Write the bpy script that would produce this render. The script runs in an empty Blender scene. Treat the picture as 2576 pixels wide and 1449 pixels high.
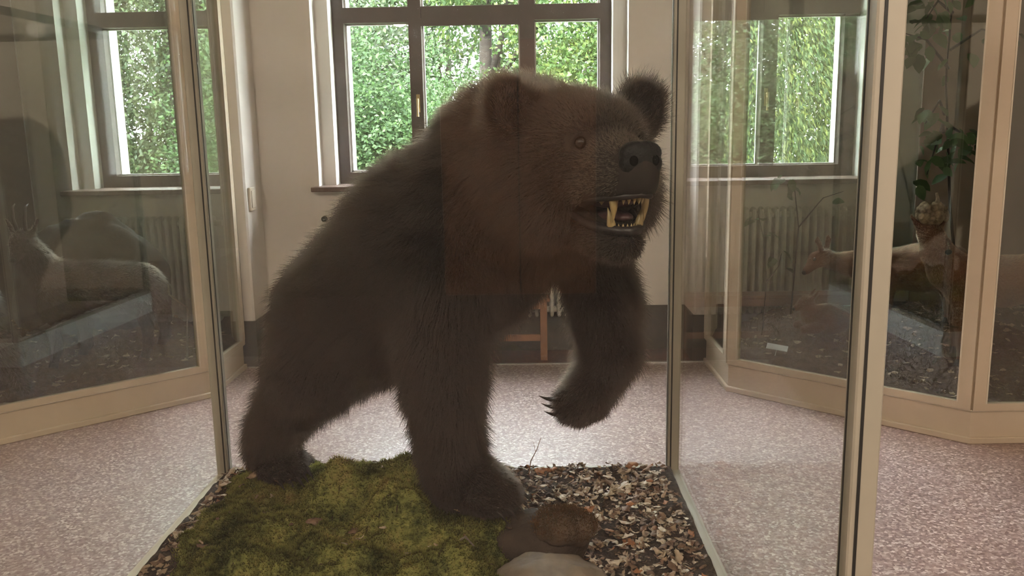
import bpy, bmesh, math, random
import numpy as np
from mathutils import Vector, Matrix

SC = bpy.context.scene
COL = SC.collection
RNG = np.random.default_rng(7)
random.seed(7)

# ------------------------------------------------------------------ camera
# X to the right along the window wall, Y towards the windows, Z up; metres
CAM_F = 2170.0
_p, _r, _y = math.radians(10.34), math.radians(1.0), math.radians(0.95)
_fw = Vector((-math.sin(_y) * math.cos(_p), math.cos(_y) * math.cos(_p), -math.sin(_p)))
_rt = Vector((math.cos(_y), math.sin(_y), 0))
_up = _rt.cross(_fw)
_R = _rt * math.cos(_r) - _up * math.sin(_r)
_U = _up * math.cos(_r) + _rt * math.sin(_r)
cam_data = bpy.data.cameras.new('camera')
cam = bpy.data.objects.new('camera', cam_data)
COL.objects.link(cam)
_m = Matrix((_R, _U, -_fw)).transposed().to_4x4()
_m.translation = Vector((0, 0, 1.5))
cam.matrix_world = _m
cam_data.sensor_width = 36
cam_data.lens = CAM_F / 2576 * 36
cam_data.clip_start = 0.05
cam_data.clip_end = 300
SC.camera = cam

# ------------------------------------------------------------------ light
SC.view_settings.view_transform = 'Standard'
SC.view_settings.look = 'None'
SC.view_settings.gamma = 1
SC.view_settings.use_curve_mapping = False
SC.view_settings.exposure = 2.27
SC.cycles.max_bounces = 5
SC.cycles.diffuse_bounces = 3
SC.cycles.glossy_bounces = 3
SC.cycles.transmission_bounces = 6
SC.cycles.transparent_max_bounces = 24
SC.cycles.use_light_tree = False
SC.cycles.use_adaptive_sampling = False
SC.cycles.caustics_reflective = False
SC.cycles.caustics_refractive = False
SC.cycles.sample_clamp_indirect = 6

world = bpy.data.worlds.new('world')
SC.world = world
world.use_nodes = True
_bg = world.node_tree.nodes['Background']
_bg.inputs[0].default_value = (0.87, 0.93, 1.0, 1)      # hazy bright sky
_bg.inputs[1].default_value = 13.5
sun_d = bpy.data.lights.new('sun', 'SUN')
sun_d.energy = 3.5
sun_d.angle = math.radians(4)
sun_d.color = (1.0, 0.93, 0.80)
sun = bpy.data.objects.new('sun', sun_d)
COL.objects.link(sun)
sun.rotation_euler = Vector((0.55, 0.55, -0.75)).to_track_quat('-Z', 'Y').to_euler()   # from behind the building, onto the trees

# ------------------------------------------------------------------ helpers
def tag(o, label=None, category=None, group=None, kind=None):
    if label: o['label'] = label
    if category: o['category'] = category
    if group: o['group'] = group
    if kind: o['kind'] = kind
    return o

def empty(name, loc=(0, 0, 0), rz=0.0):
    o = bpy.data.objects.new(name, None)
    COL.objects.link(o)
    o.location = loc
    o.rotation_euler = (0, 0, rz)
    o.empty_display_size = 0.1
    return o

def link(name, me, mat, parent=None, smooth=False):
    if mat is not None and not me.materials:
        me.materials.append(mat)
    if smooth and len(me.polygons):
        me.polygons.foreach_set('use_smooth', np.ones(len(me.polygons), bool))
    o = bpy.data.objects.new(name, me)
    COL.objects.link(o)
    if parent is not None:
        o.parent = parent
    return o

def mesh_from(name, V, Fs):
    me = bpy.data.meshes.new(name)
    me.from_pydata([tuple(map(float, v)) for v in V], [], [tuple(map(int, f)) for f in Fs])
    me.update()
    return me

def mesh_np(name, V, Fq):
    """fast mesh from arrays: V (n,3), Fq (m,k) all polygons the same size"""
    V = np.asarray(V, np.float32); Fq = np.asarray(Fq, np.int32)
    k = Fq.shape[1]
    me = bpy.data.meshes.new(name)
    me.vertices.add(len(V)); me.vertices.foreach_set('co', V.ravel())
    me.loops.add(Fq.size); me.loops.foreach_set('vertex_index', Fq.ravel())
    me.polygons.add(len(Fq)); me.polygons.foreach_set('loop_start', np.arange(0, Fq.size, k, dtype=np.int32))
    me.update(calc_edges=True)
    return me

class MB:
    """collects simple solids into one mesh"""
    def __init__(s): s.V = []; s.F = []
    def add(s, V, Fs):
        n = len(s.V); s.V += [tuple(v) for v in V]; s.F += [tuple(i + n for i in f) for f in Fs]; return s
    def box(s, x0, x1, y0, y1, z0, z1):
        V = [(x0,y0,z0),(x1,y0,z0),(x1,y1,z0),(x0,y1,z0),(x0,y0,z1),(x1,y0,z1),(x1,y1,z1),(x0,y1,z1)]
        return s.add(V, [(0,3,2,1),(4,5,6,7),(0,1,5,4),(1,2,6,5),(2,3,7,6),(3,0,4,7)])
    def prism(s, poly, z0, z1):
        """polygon (counter-clockwise, x y) extruded in z"""
        n = len(poly)
        V = [(x, y, z0) for x, y in poly] + [(x, y, z1) for x, y in poly]
        Fs = [tuple(range(n - 1, -1, -1)), tuple(range(n, 2 * n))] + [(i, (i + 1) % n, n + (i + 1) % n, n + i) for i in range(n)]
        return s.add(V, Fs)
    def beam(s, a, b, w, z0, z1, off=0.0):
        """upright slab of width w along a->b (x y), its centre line moved by off to the left"""
        ax, ay = a; bx, by = b
        d = math.hypot(bx - ax, by - ay); nx, ny = -(by - ay) / d, (bx - ax) / d
        o0, o1 = off - w / 2, off + w / 2
        return s.prism([(ax + nx*o0, ay + ny*o0), (bx + nx*o0, by + ny*o0), (bx + nx*o1, by + ny*o1), (ax + nx*o1, ay + ny*o1)], z0, z1)
    def tube(s, pts, radii, n=8, cap=True):
        pts = [Vector(p) for p in pts]
        if not hasattr(radii, '__len__'): radii = [radii] * len(pts)
        base = len(s.V); ref = None
        for i, p in enumerate(pts):
            t = (pts[min(i + 1, len(pts) - 1)] - pts[max(i - 1, 0)]).normalized()
            if ref is None:
                ref = t.orthogonal().normalized()
            u = (ref - t * ref.dot(t)).normalized(); ref = u; v = t.cross(u)
            for k in range(n):
                a = 2 * math.pi * k / n
                s.V.append(tuple(p + (u * math.cos(a) + v * math.sin(a)) * radii[i]))
        for i in range(len(pts) - 1):
            for k in range(n):
                a = base + i * n + k; b = base + i * n + (k + 1) % n
                s.F.append((a, b, b + n, a + n))
        if cap:
            s.F.append(tuple(base + k for k in range(n - 1, -1, -1)))
            s.F.append(tuple(base + (len(pts) - 1) * n + k for k in range(n)))
        return s
    def build(s, name, mat, parent=None, smooth=False, bevel=0.0):
        me = mesh_from(name, s.V, s.F)
        if bevel:
            bm = bmesh.new(); bm.from_mesh(me)
            bmesh.ops.bevel(bm, geom=bm.edges[:], offset=bevel, segments=1, affect='EDGES', profile=0.5)
            bm.to_mesh(me); bm.free()
        return link(name, me, mat, parent, smooth)

# ------------------------------------------------------------------ materials
class NT:
    def __init__(s, mat):
        mat.use_nodes = True
        s.t = mat.node_tree; s.t.nodes.clear()
        s.out = s.t.nodes.new('ShaderNodeOutputMaterial')
    def n(s, kind, **kw):
        nd = s.t.nodes.new(kind)
        for k, v in kw.items():
            if k.startswith('i_'):
                key = k[2:].replace('_', ' ')
                nd.inputs[int(key) if key.isdigit() else key].default_value = v
            else:
                setattr(nd, k, v)
        return nd
    def l(s, a, b): s.t.links.new(a, b)

def ramp(nt, fac, stops):
    r = nt.n('ShaderNodeValToRGB')
    el = r.color_ramp.elements
    while len(el) < len(stops): el.new(0.5)
    for e, (p, c) in zip(el, stops):
        e.position = p; e.color = (*c, 1) if len(c) == 3 else c
    nt.l(fac, r.inputs[0])
    return r.outputs[0]

def noise(nt, scale, detail=4, rough=0.55, coord='Object', vec=None):
    if vec is None:
        tc = nt.n('ShaderNodeTexCoord'); vec = tc.outputs[coord]
    nz = nt.n('ShaderNodeTexNoise', i_Scale=scale, i_Detail=detail, i_Roughness=rough)
    nt.l(vec, nz.inputs['Vector'])
    return nz.outputs['Fac']

def solid(name, c1, c2=None, scale=6, rough=0.6, metal=0.0, bump=0.0, bscale=None, spec=0.5, coord='Object', detail=5, lo=0.35, hi=0.65):
    m = bpy.data.materials.new(name); nt = NT(m)
    p = nt.n('ShaderNodeBsdfPrincipled', i_Roughness=rough, i_Metallic=metal)
    p.inputs['Specular IOR Level'].default_value = spec
    if c2 is None: c2 = tuple(x * 0.88 for x in c1)
    f = noise(nt, scale, detail, coord=coord)
    nt.l(ramp(nt, f, [(lo, c2), (hi, c1)]), p.inputs['Base Color'])
    if bump:
        b = nt.n('ShaderNodeBump', i_Strength=bump, i_Distance=0.01)
        nt.l(noise(nt, bscale or scale * 6, 3, coord=coord), b.inputs['Height'])
        nt.l(b.outputs[0], p.inputs['Normal'])
    nt.l(p.outputs[0], nt.out.inputs[0])
    return m

def glass_mat(name, tint=(0.985, 0.995, 0.985), haze=0.0, haze_col=(0.8, 0.8, 0.78), ior=1.5):
    """clear pane: mirror by Fresnel on either face, the rest passes straight through, an added film scatters a little to imitate glare haze"""
    m = bpy.data.materials.new(name); nt = NT(m)
    geo = nt.n('ShaderNodeNewGeometry')
    mx = nt.n('ShaderNodeMix', data_type='FLOAT')
    nt.l(geo.outputs['Backfacing'], mx.inputs[0]); mx.inputs[2].default_value = ior; mx.inputs[3].default_value = 1 / ior
    fr = nt.n('ShaderNodeFresnel'); nt.l(mx.outputs[0], fr.inputs['IOR'])
    tr = nt.n('ShaderNodeBsdfTransparent', i_Color=(*tint, 1))
    gl = nt.n('ShaderNodeBsdfGlossy', i_Color=(1, 1, 1, 1), i_Roughness=0.0)
    mix = nt.n('ShaderNodeMixShader')
    nt.l(fr.outputs[0], mix.inputs[0]); nt.l(tr.outputs[0], mix.inputs[1]); nt.l(gl.outputs[0], mix.inputs[2])
    out = mix.outputs[0]
    if haze:  # thin scattering layer added to imitate veiling glare
        di = nt.n('ShaderNodeBsdfDiffuse', i_Color=(*haze_col, 1))
        tl = nt.n('ShaderNodeBsdfTranslucent', i_Color=(*haze_col, 1))
        m2 = nt.n('ShaderNodeMixShader', i_0=0.6); nt.l(di.outputs[0], m2.inputs[1]); nt.l(tl.outputs[0], m2.inputs[2])
        m3 = nt.n('ShaderNodeMixShader')
        m3.inputs[0].default_value = haze
        nt.l(out, m3.inputs[1]); nt.l(m2.outputs[0], m3.inputs[2])
        out = m3.outputs[0]
    nt.l(out, nt.out.inputs[0])
    return m

M = {}
M['wall'] = solid('wall_paint', (0.74, 0.68, 0.61), (0.69, 0.63, 0.56), scale=1.3, rough=0.7, bump=0.05, bscale=60)
M['wall_white'] = solid('reveal_paint', (0.80, 0.77, 0.72), (0.76, 0.73, 0.68), scale=2, rough=0.6)
M['reveal_lit'] = solid('reveal_edge_lit', (0.86, 0.84, 0.80), (0.82, 0.80, 0.76), scale=2, rough=0.6)  # jamb faces brighter than the wall: window light put into the colour
M['rear_dark'] = solid('rear_wall_darkened', (0.07, 0.055, 0.042), (0.045, 0.034, 0.027), scale=2, rough=0.6)  # rear wall made dark to weaken its reflection in the front pane
M['dado'] = solid('dado_paint', (0.085, 0.08, 0.066), (0.065, 0.06, 0.05), scale=3, rough=0.5)
M['ceiling'] = solid('ceiling_paint', (0.7, 0.66, 0.6), scale=1.5, rough=0.8)
M['frame'] = solid('window_wood', (0.085, 0.060, 0.052), (0.065, 0.046, 0.04), scale=5, rough=0.45)
M['sill'] = solid('sill_wood', (0.17, 0.105, 0.085), (0.13, 0.08, 0.065), scale=5, rough=0.4)
M['bead'] = solid('white_bead', (0.82, 0.82, 0.8), rough=0.5)
M['brass'] = solid('brass', (0.55, 0.42, 0.22), (0.45, 0.33, 0.16), scale=20, rough=0.35, metal=0.9)
M['radiator'] = solid('radiator_enamel', (0.60, 0.57, 0.49), (0.55, 0.52, 0.44), scale=4, rough=0.4)
M['bench'] = solid('bench_wood', (0.30, 0.145, 0.075), (0.22, 0.10, 0.05), scale=7, rough=0.5)
M['baywood'] = solid('bay_floor_wood', (0.16, 0.075, 0.06), (0.10, 0.05, 0.04), scale=4, rough=0.4)
M['steel'] = solid('threshold_metal', (0.55, 0.53, 0.5), rough=0.35, metal=0.8)
M['cream'] = solid('case_cream_paint', (0.60, 0.50, 0.37), (0.55, 0.45, 0.33), scale=3, rough=0.5, bump=0.03, bscale=40)
M['cream_edge'] = solid('case_edge_paint', (0.68, 0.60, 0.47), rough=0.45)
M['bearcase'] = solid('bear_case_paint', (0.40, 0.37, 0.30), (0.36, 0.335, 0.27), scale=3, rough=0.45)
M['plinth'] = solid('plinth_paint', (0.92, 0.92, 0.90), (0.88, 0.88, 0.86), scale=2, rough=0.5)
M['gasket'] = solid('gasket_rubber', (0.02, 0.02, 0.018), rough=0.6)
M['glass'] = glass_mat('window_glass')
M['caseglass'] = glass_mat('case_glass', tint=(0.87, 0.89, 0.865), haze=0.005, ior=1.75)
M['bearglass_side'] = glass_mat('bear_case_side_glass', tint=(0.985, 0.99, 0.98), haze=0.006, ior=1.11)
M['bearglass'] = glass_mat('bear_case_glass', tint=(0.985, 0.99, 0.98), haze=0.009, haze_col=(.72, .76, .80))
# ------------------------------------------------------------------ room shell
CX = -0.344                     # the bay is symmetric about this plane
XL, XR = CX - 3.95, CX + 3.95   # side walls
YB, YW = -5.1, 5.8              # rear wall, window wall
ZC = 3.9

def terrazzo():
    m = bpy.data.materials.new('terrazzo'); nt = NT(m)
    p = nt.n('ShaderNodeBsdfPrincipled')
    tc = nt.n('ShaderNodeTexCoord')
    v1 = nt.n('ShaderNodeTexVoronoi', i_Scale=105.0); nt.l(tc.outputs['Object'], v1.inputs['Vector'])
    sep = nt.n('ShaderNodeSeparateColor'); nt.l(v1.outputs['Color'], sep.inputs[0])
    chips = ramp(nt, sep.outputs[0], [(0.0, (0.23, 0.145, 0.13)), (0.35, (0.33, 0.22, 0.20)), (0.62, (0.40, 0.285, 0.26)), (0.85, (0.54, 0.42, 0.39)), (1.0, (0.74, 0.64, 0.60))])
    f = noise(nt, 0.8, 4)
    mul = nt.n('ShaderNodeMix', data_type='RGBA', blend_type='MULTIPLY', i_0=1.0)
    nt.l(chips, mul.inputs[6]); nt.l(ramp(nt, f, [(0.3, (0.86, 0.85, 0.85)), (0.7, (1, 1, 1))]), mul.inputs[7])
    nt.l(mul.outputs[2], p.inputs['Base Color'])
    mr = nt.n('ShaderNodeMapRange', i_To_Min=0.32, i_To_Max=0.46); nt.l(noise(nt, 30, 3), mr.inputs[0])
    nt.l(mr.outputs[0], p.inputs['Roughness'])
    p.inputs['Coat Weight'].default_value = .6; p.inputs['Coat Roughness'].default_value = .30
    nt.l(p.outputs[0], nt.out.inputs[0])
    return m
M['terrazzo'] = terrazzo()

fl = MB().box(XL - .1, XR + .1, YB - .1, 5.44, -0.12, 0.0).build('floor', M['terrazzo']); tag(fl, 'pink grey terrazzo floor', kind='structure')
bf = MB().box(XL - .1, XR + .1, 5.46, YW + .02, -0.12, 0.004).build('floor_bay', M['baywood']); tag(bf, 'dark reddish floor strip under the windows', kind='structure')
th = MB().box(XL - .1, XR + .1, 5.44, 5.46, -0.12, 0.006).build('trim_1', M['steel']); tag(th, 'thin metal strip edging the terrazzo', kind='structure')

def wall_grid(name, xs, zs, holes, y0, y1, mat, parent=None):
    """wall slab between y0 and y1 with rectangular holes, one connected mesh"""
    nx, nz = len(xs), len(zs)
    idx = lambda i, k, s: (s * nz + k) * nx + i
    V = [(x, y, z) for y in (y0, y1) for z in zs for x in xs]
    def solid_cell(i, k):
        if i < 0 or k < 0 or i >= nx - 1 or k >= nz - 1: return False
        cx, cz = (xs[i] + xs[i+1]) / 2, (zs[k] + zs[k+1]) / 2
        return not any(h[0] < cx < h[1] and h[2] < cz < h[3] for h in holes)
    Fs = []; side = []
    for i in range(nx - 1):
        for k in range(nz - 1):
            if not solid_cell(i, k): continue
            side.append(len(Fs))
            Fs.append((idx(i,k,0), idx(i+1,k,0), idx(i+1,k+1,0), idx(i,k+1,0)))
            Fs.append((idx(i,k,1), idx(i,k+1,1), idx(i+1,k+1,1), idx(i+1,k,1)))
            if not solid_cell(i-1, k): Fs.append((idx(i,k,0), idx(i,k+1,0), idx(i,k+1,1), idx(i,k,1)))
            if not solid_cell(i+1, k): Fs.append((idx(i+1,k,0), idx(i+1,k,1), idx(i+1,k+1,1), idx(i+1,k+1,0)))
            if not solid_cell(i, k-1): Fs.append((idx(i,k,0), idx(i,k,1), idx(i+1,k,1), idx(i+1,k,0)))
            if not solid_cell(i, k+1): Fs.append((idx(i,k+1,0), idx(i+1,k+1,0), idx(i+1,k+1,1), idx(i,k+1,1)))
    me = mesh_from(name, V, Fs)
    me.materials.append(mat); me.materials.append(M['reveal_lit'])
    fronts = {j for i in side for j in (i, i + 1)}
    for j, p in enumerate(me.polygons): p.material_index = 0 if j in fronts else 1  # faces inside the openings take the lit jamb colour
    bm = bmesh.new(); bm.from_mesh(me)
    bmesh.ops.delete(bm, geom=[v for v in bm.verts if not v.link_faces], context='VERTS')
    bm.to_mesh(me); bm.free()
    return link(name, me, mat, parent)

ZS, ZT = 1.15, 3.42             # sill and head of the openings
mir = lambda a, b: (2 * CX - b, 2 * CX - a)
W_MID = (-1.377, 0.688)
W_RIGHT = (1.22, 2.36)
W_LEFT = mir(*W_RIGHT)
OPEN = [W_LEFT, W_MID, W_RIGHT]
def cuts(inset): return sorted({XL - .3, XR + .3, *[o[0] + inset for o in OPEN], *[o[1] - inset for o in OPEN]})
def holes(inset, top): return [(o[0] + inset, o[1] - inset, ZS, top) for o in OPEN]
wb = wall_grid('wall_back', cuts(0), [-.12, ZS, ZT, ZC + .1], holes(0, ZT), 5.8, 5.93, M['wall']); tag(wb, 'beige plastered window wall', kind='structure')
wall_grid('reveal_step', cuts(.088), [-.12, ZS, ZT - .09, ZC + .1], holes(.088, ZT - .09), 5.93, 6.162, M['wall_white'], wb)
wall_grid('outer_leaf', cuts(.155), [-6, ZS, ZT - .14, ZC + .1], holes(.155, ZT - .14), 6.162, 6.34, M['wall_white'], wb)

# dark painted skirting
bb = MB()
xs = [(2 * CX - 1.08, 1.08), (1.16, XR), (XL, 2 * CX - 1.16)]
bbo = MB().box(*xs[0], 5.788, 5.80, 0.004, 0.31).build('baseboard_back', M['dado']); tag(bbo, 'dark painted skirting band on the window wall', kind='structure')
MB().box(*xs[1], 5.788, 5.80, 0.004, 0.31).build('skirting_run', M['dado'], bbo)
MB().box(*xs[2], 5.788, 5.80, 0.004, 0.31).build('skirting_run', M['dado'], bbo)

# two piers between the windows
for n, (a, b) in enumerate([(2 * CX - 1.16, 2 * CX - 1.08), (1.08, 1.16)]):
    pr = MB().box(a, b, 5.46, 5.80, 0.004, ZC).build('wall_pier' if n == 0 else 'wall_pier', M['wall'], bevel=0.012)
    tag(pr, ['beige wall pier between the dim window and the middle window', 'beige wall pier beside the right window'][n], kind='structure')
    MB().box(a - .008, b + .008, 5.452, 5.80, 0.005, 0.31).build('pier_skirting', M['dado'], pr)
    if n == 0:
        sw = MB().box(b, b + .018, 5.50, 5.60, 1.02, 1.17).build('switch_plate', M['cream_edge'], pr, bevel=.004)
        MB().box(b + .018, b + .024, 5.515, 5.585, 1.04, 1.15).build('switch_rocker', M['cream_edge'], sw, bevel=.002)

wl = MB().box(XL - .12, XL, YB, YW, 0, ZC).build('wall_left', M['wall']); tag(wl, 'beige side wall', kind='structure')
wr = MB().box(XR, XR + .12, YB, YW, 0, ZC).build('wall_right', M['wall']); tag(wr, 'beige side wall', kind='structure')
wr2 = wall_grid('wall_rear', [XL - .1, -.75, .65, XR + .1], [0, 2.3, ZC], [(-.75, .65, 0, 2.3)], YB - .12, YB, M['rear_dark']); tag(wr2, 'unseen rear wall behind the visitor, darkened to dim its reflection', kind='structure')
dr = MB().box(-.75, .65, YB - .09, YB - .04, 0, 2.3).build('door_1', M['bench']); tag(dr, 'brown double door in the rear wall', kind='structure')
MB().box(-.055, -.045, YB - .04, YB - .03, 0.02, 2.28).build('door_gap', M['gasket'], dr)
M['dim_sheet'] = solid('dim_floor_sheet', (.11, .075, .065), (.08, .055, .05), scale=40, rough=.95)  # unseen dark sheet, added so the front pane reflects less floor
cp = MB().box(XL + .5, XR - .5, YB + .04, .7, 0, .012).build('dim_floor_sheet', M['dim_sheet']); tag(cp, 'unseen dark sheet added on the floor behind the visitor to dim its reflection', 'dim_sheet')
ce = MB().box(XL - .12, XR + .12, YB - .12, YW + .2, ZC, ZC + .15).build('ceiling', M['ceiling']); tag(ce, 'pale ceiling', kind='structure')

# ------------------------------------------------------------------ windows
ZTR0, ZTR1 = 2.235, 2.335       # transom
def window(idx, x0, x1, bars, label, wl=.075, wr=.075):
    """x0 x1: frame extent; bars: (a, b) uprights; opening casement between the two uprights given as sash"""
    F0, F1 = 6.06, 6.16
    zt = ZT - .09
    root = empty('window_%d' % idx, ((x0 + x1) / 2, 6.1, ZS)); tag(root, label, kind='structure')
    ox, oy, oz = root.location
    B = lambda a, b, c, d, e, f: MB().box(a - ox, b - ox, c - oy, d - oy, e - oz, f - oz)
    ed = [x0] + [v for b in bars for v in b] + [x1]
    B(x0, ed[0] + wl, F0, F1, ZS, zt).build('frame_side', M['frame'], root)
    B(x1 - wr, x1, F0, F1, ZS, zt).build('frame_side', M['frame'], root)
    for a, b in bars:
        B(a, b, F0 - .01, F1, ZS, zt).build('mullion', M['frame'], root)
    lights = []
    pts = [x0 + wl] + [v for b in bars for v in b] + [x1 - wr]
    for i in range(0, len(pts), 2):
        lights.append((pts[i], pts[i + 1]))
    for i, (a, b) in enumerate(lights):
        B(a, b, F0, F1, ZS, 1.233).build('bottom_rail', M['frame'], root)
        B(a, b, F0, F1, ZTR0, ZTR1).build('transom', M['frame'], root)
        B(a, b, F0, F1, zt - .07, zt).build('top_rail', M['frame'], root)
        for z0, z1 in ((1.233, ZTR0), (ZTR1, zt - .07)):
            pn = B(a, b, 6.118, 6.124, z0, z1).build('pane', M['glass'], root)
            w = .010
            bd = MB()
            for q in ((a, a + w, z0, z1), (b - w, b, z0, z1), (a, b, z0, z0 + w), (a, b, z1 - w, z1)):
                bd.box(q[0] - ox, q[1] - ox, 6.125 - oy, 6.150 - oy, q[2] - oz, q[3] - oz)
            bd.build('glazing_bead', M['bead'], pn)
    return root, B

def sash(root, B, a, b, zt, handle_x):
    s = B(a, b, 6.045, 6.062, zt, ZTR0 + .02).build('casement_top_rail', M['frame'], root)
    h = MB()
    ox, oy, oz = root.location
    hx, hz = handle_x - ox, 1.68 - oz
    h.box(hx - .012, hx + .012, 6.044 - oy, 6.05 - oy, hz - .045, hz + .075)
    h.tube([(hx, 6.05 - oy, hz + .035), (hx, 6.005 - oy, hz + .035)], .008, 8)
    h.tube([(hx, 6.005 - oy, hz + .045), (hx, 6.0 - oy, hz - .02), (hx, 6.0 - oy, hz - .075)], [.009, .006, .0085], 8)
    h.build('handle', M['brass'], root)

r1, B1 = window(1, -1.289, 0.600, [(-.772, -.686), (-.019, .082)], 'middle wooden window with three tall panes behind the bear')
sash(r1, B1, -.686, -.019, 2.205, -.722)
r2, B2 = window(2, W_RIGHT[0] + .088, W_RIGHT[1] - .088, [(1.624, 1.723)], 'wooden window beside the deer case', wr=.1)
sash(r2, B2, 1.383, 1.624, 2.20, 1.655)
r3, B3 = window(3, W_LEFT[0] + .088, W_LEFT[1] - .088, [mir(1.624, 1.723)], 'wooden window seen through the dim animal case', wl=.1)
for (a, b), lab in zip(OPEN, ('window sill behind the dim animal case', 'brown wooden sill under the middle window', 'brown sill behind the deer case')):
    s = MB().box(a - .035, b + .035, 5.70, 6.06, ZS - .028, ZS + .004).build('window_sill', M['sill'], bevel=.004); tag(s, lab, kind='structure')

# ------------------------------------------------------------------ radiators
def column_mesh(h):
    prof = []
    n = 6
    w, d = .0145, .052
    V, Fs = [], []
    zs = [0, .012, .04, h - .04, h - .012, h]
    sc = [.45, .85, 1, 1, .85, .45]
    ring = [(-1, -.75), (-.5, -1), (.5, -1), (1, -.75), (1, .75), (.5, 1), (-.5, 1), (-1, .75)]
    for z, s in zip(zs, sc):
        for x, y in ring: V.append((x * w * (s if s < 1 else 1), y * d * s, z))
    k = len(ring)
    for i in range(len(zs) - 1):
        for j in range(k):
            Fs.append((i*k+j, i*k+(j+1) % k, (i+1)*k+(j+1) % k, (i+1)*k+j))
    Fs.append(tuple(range(k - 1, -1, -1))); Fs.append(tuple((len(zs) - 1) * k + j for j in range(k)))
    return mesh_from('radiator_column', V, Fs)

def radiator(x0, x1, label, group):
    h = .72
    root = empty('radiator', ((x0 + x1) / 2, 5.735, .255)); tag(root, label, 'radiator', group)
    me = column_mesh(h); me.materials.append(M['radiator'])
    n = int((x1 - x0) / .0495)
    for i in range(n):
        o = bpy.data.objects.new('column', me); COL.objects.link(o); o.parent = root
        o.location = (x0 - root.location.x + .025 + i * .0495, 0, 0)
    w = (x1 - x0) / 2
    for z in (.05, h - .05):
        MB().tube([(-w, 0, z), (w, 0, z)], .021, 10).build('header_pipe', M['radiator'], root)
    v = MB().tube([(-w - .02, 0, .05), (-w - .055, 0, .05), (-w - .055, 0, -.24)], .012, 8).build('feed_pipe', M['radiator'], root)
    return root
radiator(-1.19, .50, 'long cream column radiator behind the bench under the middle window', 'column radiators')
radiator(1.34, 2.42, 'cream column radiator seen through the deer case', 'column radiators')
radiator(*mir(1.34, 2.42), 'cream column radiator seen dimly through the dark animal case', 'column radiators')
kn = empty('radiator_valve', (-1.345, 5.8, .939)); tag(kn, 'small round dark valve knob on the wall below the sill', 'valve')
MB().tube([(0, 0, 0), (0, -.03, 0)], .022, 16).build('collar', M['cream_edge'], kn, smooth=False)
MB().tube([(0, -.03, 0), (0, -.065, 0), (0, -.07, 0)], [.019, .018, .012], 16).build('knob', M['gasket'], kn)

def bench(x0, x1, label):
    root = empty('wooden_bench', ((x0 + x1) / 2, 5.58, .004)); tag(root, label, 'bench', 'low wooden benches')
    w = (x1 - x0) / 2; y0, y1 = -.06, .075
    for k in range(3):
        a = y0 - .012 + k * (y1 - y0 + .024) / 3
        MB().box(-w - .02, w + .02, a, a + .045, .395, .417).build('seat_slat', M['bench'], root, bevel=.003)
    MB().box(-w, w, y0, y0 + .02, .345, .395).build('apron', M['bench'], root)
    MB().box(-w, w, y1 - .02, y1, .345, .395).build('apron', M['bench'], root)
    for sx in (-w, w - .045):
        for yy in (y0 - .002, y1 - .043):
            MB().box(sx, sx + .045, yy, yy + .045, 0, .395).build('leg', M['bench'], root, bevel=.002)
    MB().box(-w + .045, w - .045, y0 + .01, y0 + .032, .13, .172).build('stretcher', M['bench'], root)
    return root
bench(-1.05, .135, 'low brown wooden bench under the middle window behind the bear')
bench(1.30, 2.33, 'low brown wooden bench seen through the deer case')

# ------------------------------------------------------------------ ceiling lamps of the hall behind the visitor
def lamp_mat(col, strength):
    m = bpy.data.materials.new('lamp_glow'); nt = NT(m)
    e = nt.n('ShaderNodeEmission', i_Strength=strength); e.inputs[0].default_value = (*col, 1)
    nt.l(e.outputs[0], nt.out.inputs[0]); return m
M['lamp'] = lamp_mat((1.0, 0.85, 0.70), 56.0)
def globe(r, n=16, m=10):
    V, Fs = [], []
    for i in range(m + 1):
        t = math.pi * (0.02 + 0.96 * i / m)
        for k in range(n):
            a = 2 * math.pi * k / n
            V.append((r * math.sin(t) * math.cos(a), r * math.sin(t) * math.sin(a), -r * math.cos(t)))
    for i in range(m):
        for k in range(n): Fs.append((i*n+k, i*n+(k+1) % n, (i+1)*n+(k+1) % n, (i+1)*n+k))
    Fs.append(tuple(range(n - 1, -1, -1))); Fs.append(tuple(m * n + k for k in range(n)))
    return V, Fs
gm = mesh_from('globe', *globe(.15)); gm.materials.append(M['lamp'])
for i, (x, y) in enumerate([(-1.9, -1.6), (1.9, -1.6)]):
    r = empty('ceiling_lamp', (x, y, ZC)); tag(r, ['round glass ceiling lamp over the visitor, on the dim side', 'round glass ceiling lamp over the visitor, on the deer side'][i], 'lamp', 'ceiling lamps')
    MB().tube([(0, 0, 0), (0, 0, -.03)], .07, 16).build('ceiling_rose', M['brass'], r)
    MB().tube([(0, 0, -.03), (0, 0, -.5)], .01, 8).build('rod', M['brass'], r)
    o = link('shade', gm, None, r, smooth=True); o.location = (0, 0, -.64)
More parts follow.
